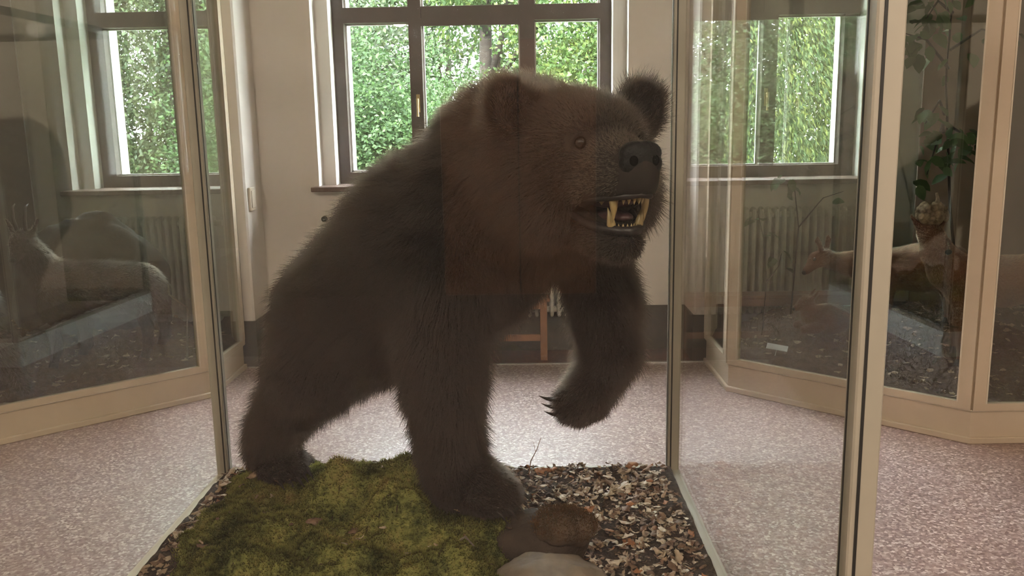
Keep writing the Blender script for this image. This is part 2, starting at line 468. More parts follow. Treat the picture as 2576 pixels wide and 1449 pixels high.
# ------------------------------------------------------------------ the bear's glass case
BX0, BX1, BY0, BY1, BP = -1.225, 0.585, 1.37, 3.235, 0.19
ZTOP = 2.35
bc = empty('display_case', ((BX0 + BX1) / 2, (BY0 + BY1) / 2, 0)); tag(bc, 'tall square glass display case on a pale plinth holding the brown bear', 'display case')
_ox, _oy = bc.location.x, bc.location.y
def CB(a, b, c, d, e, f): return MB().box(a - _ox, b - _ox, c - _oy, d - _oy, e, f)
pl = CB(BX0, BX1, BY0, BY1, 0, BP - .02).build('plinth', M['plinth'], bc, bevel=.004)
PW = .046
for (x, sx) in ((BX0, 1), (BX1, -1)):
    for (y, sy) in ((BY0, 1), (BY1, -1)):
        a, b = sorted((x, x + sx * PW)); c, d = sorted((y, y + sy * PW))
        po = CB(a, b, c, d, BP - .02, ZTOP).build('post', M['bearcase'], bc, bevel=.003)
        # two dark glazing gaskets let into the faces of the post
        g = MB()
        gx = x + sx * .033
        for yy in (c - .0006, d + .0006):
            g.box(gx - .0025 - _ox, gx + .0025 - _ox, yy - .0008 - _oy, yy + .0008 - _oy, BP, ZTOP)
        gy = y + sy * .033
        for xx in (a - .0006, b + .0006):
            g.box(xx - .0008 - _ox, xx + .0008 - _ox, gy - .0025 - _oy, gy + .0025 - _oy, BP, ZTOP)
        g.build('gasket', M['gasket'], po)
T = .006
for z0, z1 in ((BP - .02, BP), (ZTOP - .05, ZTOP)):
    for y in (BY0, BY1 - .03):
        CB(BX0 + PW, BX1 - PW, y, y + .03, z0, z1).build('rail', M['bearcase'], bc)
    for x in (BX0, BX1 - .03):
        CB(x, x + .03, BY0 + PW, BY1 - PW, z0, z1).build('rail', M['cream_edge'] if (z0 < 1 and x == BX0) else M['bearcase'], bc)
for y in (BY0 + .012, BY1 - .018):
    CB(BX0 + PW - .006, BX1 - PW + .006, y, y + T, BP, ZTOP - .05).build('pane', M['bearglass'], bc)
for x in (BX0 + .012, BX1 - .018):
    CB(x, x + T, BY0 + PW - .006, BY1 - PW + .006, BP, ZTOP - .05).build('pane', M['bearglass_side'], bc)
CB(BX0 + .02, BX1 - .02, BY0 + .02, BY1 - .02, ZTOP - .02, ZTOP - .014).build('top_pane', M['bearglass'], bc)

# ------------------------------------------------------------------ the two animal cases
CASE_TOP = 3.0
CASE_Z = 0.20
def glass_case(name, label, poly, skip):
    """poly: counter-clockwise corners; skip: edges that stand against a wall"""
    cx = sum(p[0] for p in poly) / len(poly); cy = sum(p[1] for p in poly) / len(poly)
    root = empty(name, (cx, cy, 0)); tag(root, label, 'display case', 'glazed animal cases')
    P = [(x - cx, y - cy) for x, y in poly]
    n = len(P)
    def grow(d):
        out = []
        for i in range(n):
            a, b, c = Vector(P[i - 1]), Vector(P[i]), Vector(P[(i + 1) % n])
            t1 = (b - a).normalized(); t2 = (c - b).normalized()
            n1 = Vector((t1.y, -t1.x)); n2 = Vector((t2.y, -t2.x))
            k = (n1 + n2).normalized(); s = d / max(.3, k.dot(n1))
            if (i - 1) % n in skip or i in skip:
                s = min(s, 0) if d > 0 else s
            out.append((b.x + k.x * s, b.y + k.y * s))
        return out
    MB().prism(grow(-.001), .03, .160).build('plinth', M['cream'], root)
    MB().prism(grow(.014), 0, .032).build('base_moulding', M['cream'], root, bevel=.004)
    MB().prism(grow(.008), .158, .166).build('ledge', M['cream_edge'], root, bevel=.0015)
    MB().prism(grow(-.006), .160, .166).build('case_floor', M['cream'], root)
    MB().prism(grow(.010), CASE_TOP, CASE_TOP + .25).build('cornice', M['cream'], root)
    for i in range(n):
        a, b = Vector(P[i]), Vector(P[(i + 1) % n])
        t = (b - a).normalized()
        if i in skip: continue
        a2, b2 = a + t * .001, b - t * .001
        MB().beam(a2, b2, .03, .166, CASE_Z, -.0).build('rail', M['cream'], root)
        MB().beam(a2, b2, .03, CASE_TOP - .06, CASE_TOP, 0).build('rail', M['cream'], root)
        for c0, c1 in ((a, a + t * .055), (b - t * .055, b)):
            st = MB().beam(c0, c1, .034, CASE_Z, CASE_TOP - .06, 0).build('stile', M['cream'], root)
        MB().beam(a + t * .055, a + t * .062, .040, CASE_Z, CASE_TOP - .06, 0).build('bead', M['cream_edge'], root)
        MB().beam(b - t * .062, b - t * .055, .040, CASE_Z, CASE_TOP - .06, 0).build('bead', M['cream_edge'], root)
        MB().beam(a + t * .05, b - t * .05, .006, CASE_Z - .01, CASE_TOP - .05, 0).build('pane', M['caseglass'], root)
    return root
RC = [(1.155, 5.42), (1.155, 4.81), (2.092, 3.93), (XR - .01, 3.93), (XR - .01, 5.42)]
LC = [(2 * CX - x, y) for x, y in RC][::-1]
glass_case('animal_case', 'cream framed glass case with chamfered corners holding the red deer', RC, {3})
glass_case('animal_case', 'cream framed glass case holding dim dark animals and rocks', LC, {0})

# painted boards closing the back of either case beside the window
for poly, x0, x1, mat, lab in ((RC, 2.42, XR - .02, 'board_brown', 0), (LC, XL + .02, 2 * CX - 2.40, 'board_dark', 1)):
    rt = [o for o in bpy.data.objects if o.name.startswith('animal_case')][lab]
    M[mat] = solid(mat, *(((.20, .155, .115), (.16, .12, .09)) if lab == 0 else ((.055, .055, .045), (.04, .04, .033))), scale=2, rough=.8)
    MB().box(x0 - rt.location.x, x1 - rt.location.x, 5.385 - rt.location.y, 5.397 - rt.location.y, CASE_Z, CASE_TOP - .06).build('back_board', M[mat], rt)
# ------------------------------------------------------------------ soft-body modelling
def sdf_grid(lo, hi, h):
    lo = np.array(lo, float); n = np.ceil((np.array(hi) - lo) / h).astype(int) + 1
    return lo, n, np.full(tuple(n), 1.0, np.float32)

class Body:
    """union of soft solids on a voxel grid, read back as one continuous surface"""
    def __init__(s, lo, hi, h, frame=None):
        s.lo, s.n, s.F = sdf_grid(lo, hi, h); s.h = h; s.prims = []
    def _sub(s, plo, phi, margin):
        a = np.clip(np.floor((plo - margin - s.lo) / s.h).astype(int), 0, s.n)
        b = np.clip(np.ceil((phi + margin - s.lo) / s.h).astype(int) + 1, 0, s.n)
        if np.any(b <= a): return None
        ax = [s.lo[i] + s.h * np.arange(a[i], b[i]) for i in range(3)]
        P = np.stack(np.meshgrid(*ax, indexing='ij'), -1)
        return tuple(slice(a[i], b[i]) for i in range(3)), P
    def _blend(s, sl, d, k, cut):
        f = s.F[sl]
        if cut:
            s.F[sl] = np.maximum(f, -d)
        elif k <= 0:
            s.F[sl] = np.minimum(f, d)
        else:
            q = np.maximum(k - np.abs(f - d), 0) / k
            s.F[sl] = np.minimum(f, d) - q * q * k * .25
    def cap(s, a, b, ra, rb, k=.04, cut=False, flow=None, fur=None, tone=0):
        a, b = np.array(a, float), np.array(b, float); r = max(ra, rb)
        got = s._sub(np.minimum(a, b) - r, np.maximum(a, b) + r, 3 * k + .03)
        if got:
            sl, P = got
            ba = b - a; L = max(ba @ ba, 1e-9)
            t = np.clip(((P - a) @ ba) / L, 0, 1)
            d = np.linalg.norm(P - a - t[..., None] * ba, axis=-1) - (ra + t * (rb - ra))
            s._blend(sl, d.astype(np.float32), k, cut)
        if fur is not None:
            s.prims.append((a, b, ra, rb, np.array(flow if flow is not None else b - a, float), fur, tone))
    def ell(s, c, r, k=.04, rot=None, cut=False, flow=None, fur=None, tone=0):
        c, r = np.array(c, float), np.array(r, float)
        R = np.eye(3) if rot is None else np.array(rot, float)
        e = np.sqrt(((R * r) ** 2).sum(1))
        got = s._sub(c - e, c + e, 3 * k + .03)
        if got:
            sl, P = got
            q = (P - c) @ R
            k0 = np.linalg.norm(q / r, axis=-1); k1 = np.linalg.norm(q / r ** 2, axis=-1)
            d = k0 * (k0 - 1) / np.maximum(k1, 1e-6)
            s._blend(sl, d.astype(np.float32), k, cut)
        if fur is not None:
            m = float(np.min(r)); ax = R[:, int(np.argmax(r))] * (float(np.max(r)) - m)
            s.prims.append((c - ax, c + ax, m, m, np.array(flow, float), fur, tone))
    def chain(s, pts, k=.04, **kw):
        for (a, ra), (b, rb) in zip(pts[:-1], pts[1:]): s.cap(a, b, ra, rb, k, **kw)
    def mesh(s, name, relax=4):
        F = s.F; n = s.n
        S = F < 0
        cs = tuple(n - 1)
        acc = np.zeros(cs + (3,), np.float32); cnt = np.zeros(cs, np.float32)
        c = lambda dx, dy, dz: F[dx:dx + cs[0], dy:dy + cs[1], dz:dz + cs[2]]
        corners = [(x, y, z) for x in (0, 1) for y in (0, 1) for z in (0, 1)]
        for p in corners:
            for ax in range(3):
                if p[ax]: continue
                q = list(p); q[ax] = 1
                f0, f1 = c(*p), c(*q)
                m = (f0 < 0) != (f1 < 0)
                t = np.where(m, f0 / np.where(m, f0 - f1, 1), 0)
                for j in range(3):
                    acc[..., j] += np.where(m, p[j] + (t if j == ax else 0), 0)
                cnt += m
        act = cnt > 0
        vid = np.full(cs, -1, np.int64); nv = int(act.sum()); vid[act] = np.arange(nv)
        ijk = np.argwhere(act)
        V = s.lo + s.h * (ijk + acc[act] / cnt[act][:, None])
        Q = []
        for ax in range(3):
            o = [i for i in range(3) if i != ax]
            a = [slice(None)] * 3; b = [slice(None)] * 3
            a[ax] = slice(0, n[ax] - 1); b[ax] = slice(1, n[ax])
            m = S[tuple(a)] != S[tuple(b)]
            E = np.argwhere(m)
            ok = (E[:, o[0]] > 0) & (E[:, o[1]] > 0) & (E[:, o[0]] < n[o[0]] - 1) & (E[:, o[1]] < n[o[1]] - 1)
            E = E[ok]
            inside = S[E[:, 0], E[:, 1], E[:, 2]]
            def cell(d0, d1):
                C = E.copy(); C[:, o[0]] -= d0; C[:, o[1]] -= d1
                return vid[C[:, 0], C[:, 1], C[:, 2]]
            q = np.stack([cell(1, 1), cell(0, 1), cell(0, 0), cell(1, 0)], 1)
            flip = inside if ax != 1 else ~inside
            q[~flip] = q[~flip][:, ::-1]
            Q.append(q)
        Q = np.concatenate(Q); Q = Q[(Q >= 0).all(1)]
        for _ in range(relax):
            A = np.zeros_like(V); N = np.zeros(len(V))
            for k in range(4):
                for d in (1, 3):
                    np.add.at(A, Q[:, k], V[Q[:, (k + d) % 4]]); np.add.at(N, Q[:, k], 1)
            V = V * .5 + .5 * A / np.maximum(N, 1)[:, None]
        s.V, s.Q = V, Q
        return mesh_np(name, V, Q)
    def fur(s, count, rng, reject=None, curl=.25, points=4):
        """hair roots over the surface, combed along the flow of the nearest limbs"""
        V, Q = s.V, s.Q
        T = np.concatenate([Q[:, [0, 1, 2]], Q[:, [0, 2, 3]]])
        A, B, C = V[T[:, 0]], V[T[:, 1]], V[T[:, 2]]
        nr = np.cross(B - A, C - A); ar = np.linalg.norm(nr, axis=1) + 1e-12
        i = rng.choice(len(T), count, p=ar / ar.sum())
        u, v = rng.random(count), rng.random(count); w = u + v > 1; u[w], v[w] = 1 - u[w], 1 - v[w]
        P = A[i] + u[:, None] * (B - A)[i] + v[:, None] * (C - A)[i]
        N = (nr / ar[:, None])[i]
        W = np.zeros(count); D = np.zeros((count, 3)); L = np.zeros(count); Tn = np.zeros(count)
        for a, b, ra, rb, fl, ln, tone in s.prims:
            ba = b - a; l2 = max(ba @ ba, 1e-9)
            t = np.clip(((P - a) @ ba) / l2, 0, 1)
            d = np.abs(np.linalg.norm(P - a - t[:, None] * ba, axis=1) - (ra + t * (rb - ra)))
            wt = np.exp(-d / .018) + 1e-9
            f = fl / max(np.linalg.norm(fl), 1e-9)
            W += wt; D += wt[:, None] * f; L += wt * ln; Tn += wt * tone
        D /= W[:, None]; L /= W; Tn /= W
        if reject is not None:
            keep = ~reject(P, N)
            P, N, D, L, Tn = P[keep], N[keep], D[keep], L[keep], Tn[keep]
        return P, N, D, L, Tn

def hair_object(name, P, N, D, L, tone, mat, parent, rng, width=.0012, lift=.55, jitter=.28, points=4, droop=.25):
    n = len(P)
    Dt = D - (D * N).sum(1)[:, None] * N
    clump = np.sin(P @ np.array([[61., 23, 17], [19., 71, 29], [31., 13, 67]])) * .5      # locks of fur
    Dt = Dt + clump * (np.clip(L / .04, .15, 1.2) * .30)[:, None] + rng.normal(0, jitter, (n, 3)) * .5
    g = np.array([0, 0, -1.0])
    ln = L * rng.uniform(.6, 1.25, n)
    guard = rng.random(n) < .22                                # longer guard hairs stand off the coat
    ln = np.where(guard, ln * 1.35, ln); up = np.where(guard, 1.6, 1.0)[:, None]
    pos = np.zeros((n, points, 3), np.float32); pos[:, 0] = P - N * .002
    step = ln / (points - 1)
    for k in range(1, points):
        a = (k - 1) / (points - 1)
        d = N * (lift * (1 - .45 * a) + .12) * up + Dt * (.65 + .6 * a) + g * droop * a
        d /= np.linalg.norm(d, axis=1)[:, None] + 1e-9
        pos[:, k] = pos[:, k - 1] + d * step[:, None]
    cu = bpy.data.hair_curves.new(name)
    cu.add_curves([points] * n)
    cu.attributes['position'].data.foreach_set('vector', pos.reshape(-1))
    ra = cu.attributes.new('radius', 'FLOAT', 'POINT')
    taper = np.linspace(1, .12, points)
    w = width * .5 * rng.uniform(.7, 1.3, n)
    ra.data.foreach_set('value', (w[:, None] * taper[None]).astype(np.float32).ravel())
    tn = cu.attributes.new('tone', 'FLOAT', 'CURVE')
    tn.data.foreach_set('value', np.clip(tone + rng.normal(0, .10, n), 0, 1.2).astype(np.float32))
    cu.materials.append(mat)
    o = bpy.data.objects.new(name, cu); COL.objects.link(o)
    if parent is not None:
        o.parent = parent
        o.matrix_parent_inverse = parent.matrix_world.inverted() if parent.matrix_world != Matrix() else Matrix()
    o['kind'] = 'stuff'
    return o

def fur_mat(name, dark, mid, pale, rough=.42):
    m = bpy.data.materials.new(name); nt = NT(m)
    at = nt.n('ShaderNodeAttribute', attribute_name='tone')
    hi = nt.n('ShaderNodeHairInfo')
    ad = nt.n('ShaderNodeMath', operation='MULTIPLY_ADD'); nt.l(hi.outputs['Intercept'], ad.inputs[0]); ad.inputs[1].default_value = .32
    nt.l(at.outputs['Fac'], ad.inputs[2])
    col = ramp(nt, ad.outputs[0], [(0.0, dark), (0.45, mid), (1.0, pale)])
    h = nt.n('ShaderNodeBsdfHairPrincipled', model='CHIANG', parametrization='COLOR')
    nt.l(col, h.inputs['Color'])
    h.inputs['Roughness'].default_value = rough; h.inputs['Radial Roughness'].default_value = .5
    h.inputs['Random Roughness'].default_value = .2
    nt.l(h.outputs[0], nt.out.inputs[0])
    return m

# ------------------------------------------------------------------ the bear
M['bear_skin'] = solid('bear_underfur', (0.02, 0.013, 0.0095), (0.013, 0.009, 0.0065), scale=30, rough=.9)
M['bear_fur'] = fur_mat('bear_fur', (0.006, 0.0036, 0.0024), (0.014, 0.0086, 0.0056), (0.075, 0.05, 0.03))
M['nose'] = solid('nose_leather', (0.010, 0.009, 0.0095), (0.006, 0.0055, 0.006), scale=60, rough=.45, bump=.25, bscale=180, spec=.2)
M['nostril'] = solid('nostril_shade', (.003, .003, .003), rough=1.0, spec=0.0)  # black bump painted in for the shade inside the nostril
M['claw'] = solid('claw_horn', (0.03, 0.024, 0.02), (0.015, 0.012, 0.01), scale=20, rough=.5, spec=.25)
M['tooth'] = solid('tooth_ivory', (0.42, 0.34, 0.18), (0.33, 0.24, 0.10), scale=25, rough=.35)
M['tongue'] = solid('mouth_flesh', (0.10, 0.05, 0.05), (0.05, 0.028, 0.03), scale=22, rough=.4)
M['lip'] = solid('lip_leather', (0.022, 0.017, 0.017), (0.012, 0.01, 0.01), scale=40, rough=.45)
M['eye'] = solid('glass_eye', (0.006, 0.004, 0.003), rough=.12)

HC = np.array([.150, 2.25, 1.425])                       # head centre
hf = np.array([.098, -.268, .010]); hf /= np.linalg.norm(hf)
hl = np.cross([0, 0, 1], hf); hl /= np.linalg.norm(hl)
hu = np.cross(hf, hl)
HR = np.stack([hf, hl, hu], 1)
def hd(f, l, u): return HC + HR @ np.array([f, l, u], float)
def hv(f, l, u): return HR @ np.array([f, l, u], float)

def build_bear(h=.0105):
    B = Body((-1.2, 1.80, .20), (.60, 3.30, 1.75), h)
    back = np.array([-.75, .35, -.45])
    # trunk
    tr = dict(fur=.050, flow=back)
    B.ell((-.605, 2.89, .875), (.222, .23, .235), flow=back + [0, 0, -.4], fur=.045, k=.05)
    B.cap((-.27, 2.66, 1.13), (-.455, 2.77, .985), .278, .243, .06, **tr)
    B.cap((-.455, 2.77, .985), (-.595, 2.88, .89), .243, .222, .06, **tr)
    B.cap((-.02, 2.60, 1.33), (-.27, 2.66, 1.13), .25, .28, .08, **tr)
    B.ell((-.03, 2.63, 1.42), (.22, .19, .20), .06, flow=(-.5, .2, -.2), fur=.05, tone=.10)       # shoulder hump
    B.cap((.02, 2.52, 1.23), (-.06, 2.58, 1.27), .14, .185, .05, flow=(-.2, .1, -1), fur=.05)        # brisket
    # neck
    B.cap((.07, 2.33, 1.40), (-.02, 2.56, 1.37), .185, .235, .07, fur=.05, flow=(-.35, .25, -.5), tone=.08)
    # near foreleg, planted
    dn = (0, 0, -1)
    B.ell((-.19, 2.46, 1.19), (.16, .14, .24), .06, flow=(-.4, .1, -.9), fur=.045)
    B.chain([((-.235, 2.46, 1.10), .165), ((-.255, 2.475, .90), .118), ((-.25, 2.50, .74), .100), ((-.245, 2.54, .56), .082), ((-.225, 2.545, .43), .084)], .05, fur=.046, flow=(-.18, .05, -1))
    B.chain([((-.225, 2.545, .44), .085), ((-.14, 2.505, .42), .078), ((-.085, 2.48, .405), .062)], .03, fur=.018, flow=(.8, -.3, -.5))
    # far foreleg, lifted, paw hanging
    B.ell((.17, 2.66, 1.23), (.11, .13, .15), .05, flow=(-.1, .1, -1), fur=.045)
    B.chain([((.20, 2.66, 1.13), .104), ((.245, 2.655, .95), .090), ((.262, 2.63, .81), .080)], .05, fur=.046, flow=(.15, 0, -1))
    B.chain([((.262, 2.63, .81), .080), ((.20, 2.60, .705), .068), ((.145, 2.58, .655), .056)], .03, fur=.032, flow=(-.5, 0, -1))
    # near hind leg
    B.chain([((-.635, 2.83, .85), .195), ((-.725, 2.81, .71), .128), ((-.83, 2.87, .575), .086), ((-.912, 2.93, .465), .064), ((-.955, 2.955, .395), .054)], .06, fur=.048, flow=(-.35, .1, -1))
    B.chain([((-.975, 2.97, .35), .052), ((-.91, 2.93, .335), .050), ((-.865, 2.90, .320), .044)], .03, fur=.018, flow=(.7, -.4, -.4))
    # far hind leg
    B.chain([((-.62, 3.00, .83), .17), ((-.76, 3.04, .66), .105), ((-.89, 3.09, .47), .066), ((-.94, 3.11, .36), .054)], .05, fur=.035, flow=(-.3, 0, -1))
    B.chain([((-.955, 3.115, .31), .052), ((-.88, 3.075, .28), .048)], .03, fur=.02, flow=(.7, -.3, -.4))
    # toes
    toes = []
    for foot, dirn, side, r, n in (((-.07, 2.473, .392), (.86, -.45, -.2), (.44, .9, 0), .030, 5), ((.122, 2.57, .640), (-.85, -.1, -.42), (.60, .30, -.72), .0225, 5),
                                   ((-.845, 2.888, .31), (.80, -.55, -.2), (.55, .82, 0), .024, 5), ((-.865, 3.06, .265), (.80, -.5, -.2), (.5, .85, 0), .024, 5)):
        f0 = np.array(foot); dd = np.array(dirn) / np.linalg.norm(dirn); sd = np.array(side) / np.linalg.norm(side)
        for i in range(n):
            q = (i - (n - 1) / 2)
            c0 = f0 + sd * q * r * 1.35 - dd * abs(q) * .012
            B.cap(c0 - dd * .05, c0 + dd * .018, r * 1.05, r * .8, .012, fur=.014, flow=dd)
            toes.append((c0 + dd * (.018 + r * .55), dd, sd, len(toes) // 5))
    # head
    fb = lambda *a: hv(*a)
    B.ell(hd(-.02, 0, .02), (.175, .165, .145), .05, rot=HR, flow=fb(-1, 0, -.2), fur=.032, tone=.10)
    B.ell(hd(.075, 0, .045), (.12, .115, .09), .04, rot=HR, flow=fb(-1, 0, .25), fur=.020, tone=.22)
    for s in (-1, 1):
        B.ell(hd(-.02, s * .095, -.085), (.15, .095, .125), .05, rot=HR, flow=fb(-.8, s * .2, -.6), fur=.042, tone=.12)
        B.ell(hd(.115, s * .062, .055), (.055, .04, .03), .03, rot=HR, flow=fb(-.8, s * .3, .3), fur=.014, tone=.15)          # brow
        # ear: a cupped shell
        er = HR @ np.array(Matrix.Rotation(s * -.35, 3, 'X'))
        B.ell(hd(-.025, s * .180, .122), (.040, .064, .084), .02, rot=er, flow=fb(-.1, s * .35, 1), fur=.034, tone=.02)
        B.ell(hd(.018, s * .183, .132), (.024, .036, .050), .01, rot=er, cut=True)
    B.chain([(hd(.288, 0, -.030), .058), (hd(.20, 0, -.024), .074), (hd(.09, 0, -.015), .098)], .03, fur=.009, flow=fb(-1, 0, .1), tone=.50)
    for s in (-1, 1):                                                                                      # flews either side
        B.cap(hd(.275, s * .030, -.062), hd(.16, s * .055, -.075), .036, .045, .02, fur=.008, flow=fb(-1, 0, -.4), tone=.48)
        B.ell(hd(.165, s * .080, .038), (.022, .018, .018), .01, rot=HR, cut=True)                          # eye socket
    B.ell(hd(.312, 0, -.035), (.034, .044, .050), .015, rot=HR)
    B.chain([(hd(.215, 0, -.196), .054), (hd(.12, 0, -.178), .062), (hd(.02, 0, -.14), .085)], .03, fur=.014, flow=fb(-1, 0, -.3), tone=.16)
    # open mouth
    B.cap(hd(.12, 0, -.112), hd(.36, 0, -.122), .020, .036, 0, cut=True)
    B.cap(hd(.12, .03, -.112), hd(.33, .045, -.118), .018, .031, 0, cut=True)
    B.cap(hd(.12, -.03, -.112), hd(.33, -.045, -.118), .018, .031, 0, cut=True)
    return B, toes

bear = empty('bear', (-.45, 2.7, BP)); tag(bear, 'large stuffed brown bear snarling with one forepaw lifted inside the glass case', 'bear')
bpy.context.view_layer.update()
BI = Matrix.Translation(-Vector(bear.location))
BB, toes = build_bear()
bme = BB.mesh('body'); bme.transform(BI)
body = link('body', bme, M['bear_skin'], bear, smooth=True)

def at_bear(pts): return [tuple(Vector(p) - bear.location) for p in pts]
def in_head(P): return ((P - HC) @ HR)
def bald(P, N):
    q = in_head(P)
    nose = (q[:, 0] > .290) & (q[:, 2] > -.09) & (q[:, 2] < .05) & (np.abs(q[:, 1]) < .05)
    mouth = (q[:, 0] > .10) & (q[:, 0] < .40) & (q[:, 2] > -.152) & (q[:, 2] < -.080) & (np.abs(q[:, 1]) < .085)
    ear = (np.abs(q[:, 1]) > .15) & (np.abs(q[:, 1]) < .225) & (q[:, 2] > .085) & (q[:, 0] > -.012) & (q[:, 0] < .03) & (np.abs(N @ hf) > .3)
    eye = ((np.abs(q[:, 0] - .165) < .026) & (np.abs(q[:, 2] - .038) < .02) & (np.abs(q[:, 1]) > .05))
    return nose | mouth | eye | (ear & (RNG.random(len(P)) < .5))
FUR_COUNT = 360000
fp = BB.fur(FUR_COUNT, RNG, bald)
furo = hair_object('fur', *fp, M['bear_fur'], bear, RNG, width=.0014, lift=.66, jitter=.42)

def spike(name, base, d, up, length, r, bend, mat, parent, n=6):
    """tapering curved spike: claw or tooth"""
    base, d, up = Vector(base), Vector(d).normalized(), Vector(up).normalized()
    pts, rr = [], []
    for i in range(n):
        t = i / (n - 1)
        pts.append(base + d * length * t + up * bend * t * t); rr.append(max(r * (1 - t ** 1.6), r * .06))
    return MB().tube(at_bear(pts), rr, 8).build(name, mat, parent, smooth=True)
for c0, dd, sd, foot in toes:
    c0 = Vector(c0) - Vector(dd) * .012
    if foot == 1:
        spike('claw', c0, Vector((-1, -.1, -.28)), Vector((-.25, 0, 1)), .052, .0090, .026, M['claw'], bear)
    else:
        spike('claw', c0, Vector(dd) + Vector((0, 0, .1)), Vector((0, 0, -1)), .05, .009, .03, M['claw'], bear)

# nose pad with two nostrils, eyes, lips, tongue, teeth
def blob(name, c, r, mat, parent, rot=None, n=18, m=12, fn=None):
    V, Fs = [], []
    for i in range(m + 1):
        t = math.pi * (.01 + .98 * i / m)
        for k in range(n):
            a = 2 * math.pi * k / n
            p = np.array([math.sin(t) * math.cos(a), math.sin(t) * math.sin(a), -math.cos(t)])
            if fn is not None: p = fn(p)
            p = p * np.array(r)
            V.append(np.array(c) + (p if rot is None else np.array(rot) @ p))
    for i in range(m):
        for k in range(n): Fs.append((i*n+k, i*n+(k+1) % n, (i+1)*n+(k+1) % n, (i+1)*n+k))
    Fs.append(tuple(range(n - 1, -1, -1))); Fs.append(tuple(m * n + k for k in range(n)))
    b = MB(); b.add(V, Fs)
    return b
bo = np.array(bear.location)
def nose_fn(p):
    q = p.copy()
    q[2] = q[2] * (1 if q[2] > 0 else 1.25)
    m = max(abs(q[1]), abs(q[2])); q = q * (1 + .16 * (abs(q[1] * q[2]) * 2) ** .8)
    if q[0] > .35: q[0] = .35 + (q[0] - .35) * .5
    return q
nb = blob('nose', hd(.318, 0, .000) - bo, (.038, .048, .035), M['nose'], None, HR, 24, 16, nose_fn)
nose = nb.build('nose', M['nose'], bear, smooth=True)
for s in (-1, 1):
    blob('nostril', hd(.3385, s * .026, -.007) - bo, (.0068, .011, .012), None, None, HR, 16, 10).build('nostril', M['nostril'], nose, smooth=True)
    e = blob('eye', hd(.160, s * .074, .038) - bo, (.016, .016, .016), None, None, HR, 16, 10).build('eye', M['eye'], bear, smooth=True)
blob('tongue', hd(.175, 0, -.138) - bo, (.085, .034, .016), None, None, HR, 18, 10).build('tongue', M['tongue'], bear, smooth=True)
blob('palate', hd(.16, 0, -.100) - bo, (.10, .045, .020), None, None, HR, 18, 10).build('palate', M['tongue'], bear, smooth=True)
# dark lip rims of the open mouth
def lip(name, pts, r): MB().tube(at_bear(pts), r, 8).build(name, M['lip'], bear, smooth=True)
lip('lower_lip', [hd(.10, -.085, -.125), hd(.16, -.066, -.152), hd(.222, -.050, -.163), hd(.260, -.022, -.168), hd(.268, 0, -.168), hd(.260, .022, -.168), hd(.222, .050, -.163), hd(.16, .066, -.152), hd(.10, .085, -.125)], [.008, .011, .0115, .0115, .0115, .0115, .0115, .011, .008])
lip('upper_lip', [hd(.10, -.085, -.125), hd(.17, -.082, -.095), hd(.25, -.060, -.090), hd(.305, -.03, -.086), hd(.318, 0, -.082), hd(.305, .03, -.086), hd(.25, .060, -.090), hd(.17, .082, -.095), hd(.10, .085, -.125)], [.008, .008, .008, .008, .008, .008, .008, .008, .008])
for s in (-1, 1):
    spike('upper_canine', hd(.262, s * .040, -.088), hv(.12, 0, -1), hv(-1, 0, 0), .060, .0115, .012, M['tooth'], bear)
    spike('lower_canine', hd(.238, s * .034, -.162), hv(.3, s * .22, 1), hv(-1, 0, 0), .052, .0115, .012, M['tooth'], bear)
    for k in range(3):
        spike('upper_incisor', hd(.300 - .006 * k, s * (.006 + .0105 * k), -.086), hv(0, 0, -1), hv(-1, 0, 0), .020, .0058, .002, M['tooth'], bear)
        spike('lower_incisor', hd(.262 - .005 * k, s * (.005 + .009 * k), -.168), hv(.1, 0, 1), hv(-1, 0, 0), .017, .005, .001, M['tooth'], bear)
    for k in range(3):
        spike('molar', hd(.215 - .03 * k, s * (.048 + .006 * k), -.092), hv(0, 0, -1), hv(-1, 0, 0), .016, .010, .0, M['tooth'], bear)
# ------------------------------------------------------------------ forest floor inside the bear's case
GX0, GX1, GY0, GY1 = BX0 + .031, BX1 - .031, BY0 + .031, BY1 - .031
_lump = np.random.default_rng(3)
LUMPS = [(-.19, 2.52, .20, .18, .120), (-.40, 2.74, .12, .11, .085), (-.83, 3.00, .20, .14, .062), (-.63, 2.72, .17, .10, .085), (-.82, 2.50, .15, .09, .075), (-.33, 2.64, .10, .09, .07), (-.56, 2.27, .22, .08, .07),
         (-.45, 2.43, .20, .09, .105), (-.75, 2.25, .22, .14, .06), (-.30, 2.20, .2, .12, .08), (-.55, 3.08, .2, .08, .03), (-.95, 2.72, .12, .12, .03), (-.2, 2.95, .2, .1, .03),
         (.35, 2.9, .3, .2, .012), (.12, 2.6, .14, .2, .03), (-.85, 1.8, .4, .3, .06), (-.1, 1.75, .4, .3, .05)]
LUMPS += [(x, y, r, r, r * .30) for x, y, r in zip(_lump.uniform(-1.1, -.02, 75), _lump.uniform(1.6, 3.12, 75), _lump.uniform(.035, .095, 75))]
LUMPS += [(x, y, r, r * .8, r * .38) for x, y, r in zip(_lump.uniform(-1.05, -.1, 26), _lump.uniform(2.1, 2.85, 26), _lump.uniform(.06, .12, 26))]
FEET = [(-.91, 2.93, .285, .12), (-.92, 3.09, .245, .10), (-.15, 2.51, .338, .15)]     # trodden flat under the paws
_tab = np.random.default_rng(8).random((97, 97))
def vnoise(x, y):
    i = np.floor(x).astype(int); j = np.floor(y).astype(int); u = x - i; v = y - j
    u = u * u * (3 - 2 * u); v = v * v * (3 - 2 * v); t = lambda a, b: _tab[a % 97, b % 97]
    return (t(i, j) * (1 - u) + t(i + 1, j) * u) * (1 - v) + (t(i, j + 1) * (1 - u) + t(i + 1, j + 1) * u) * v
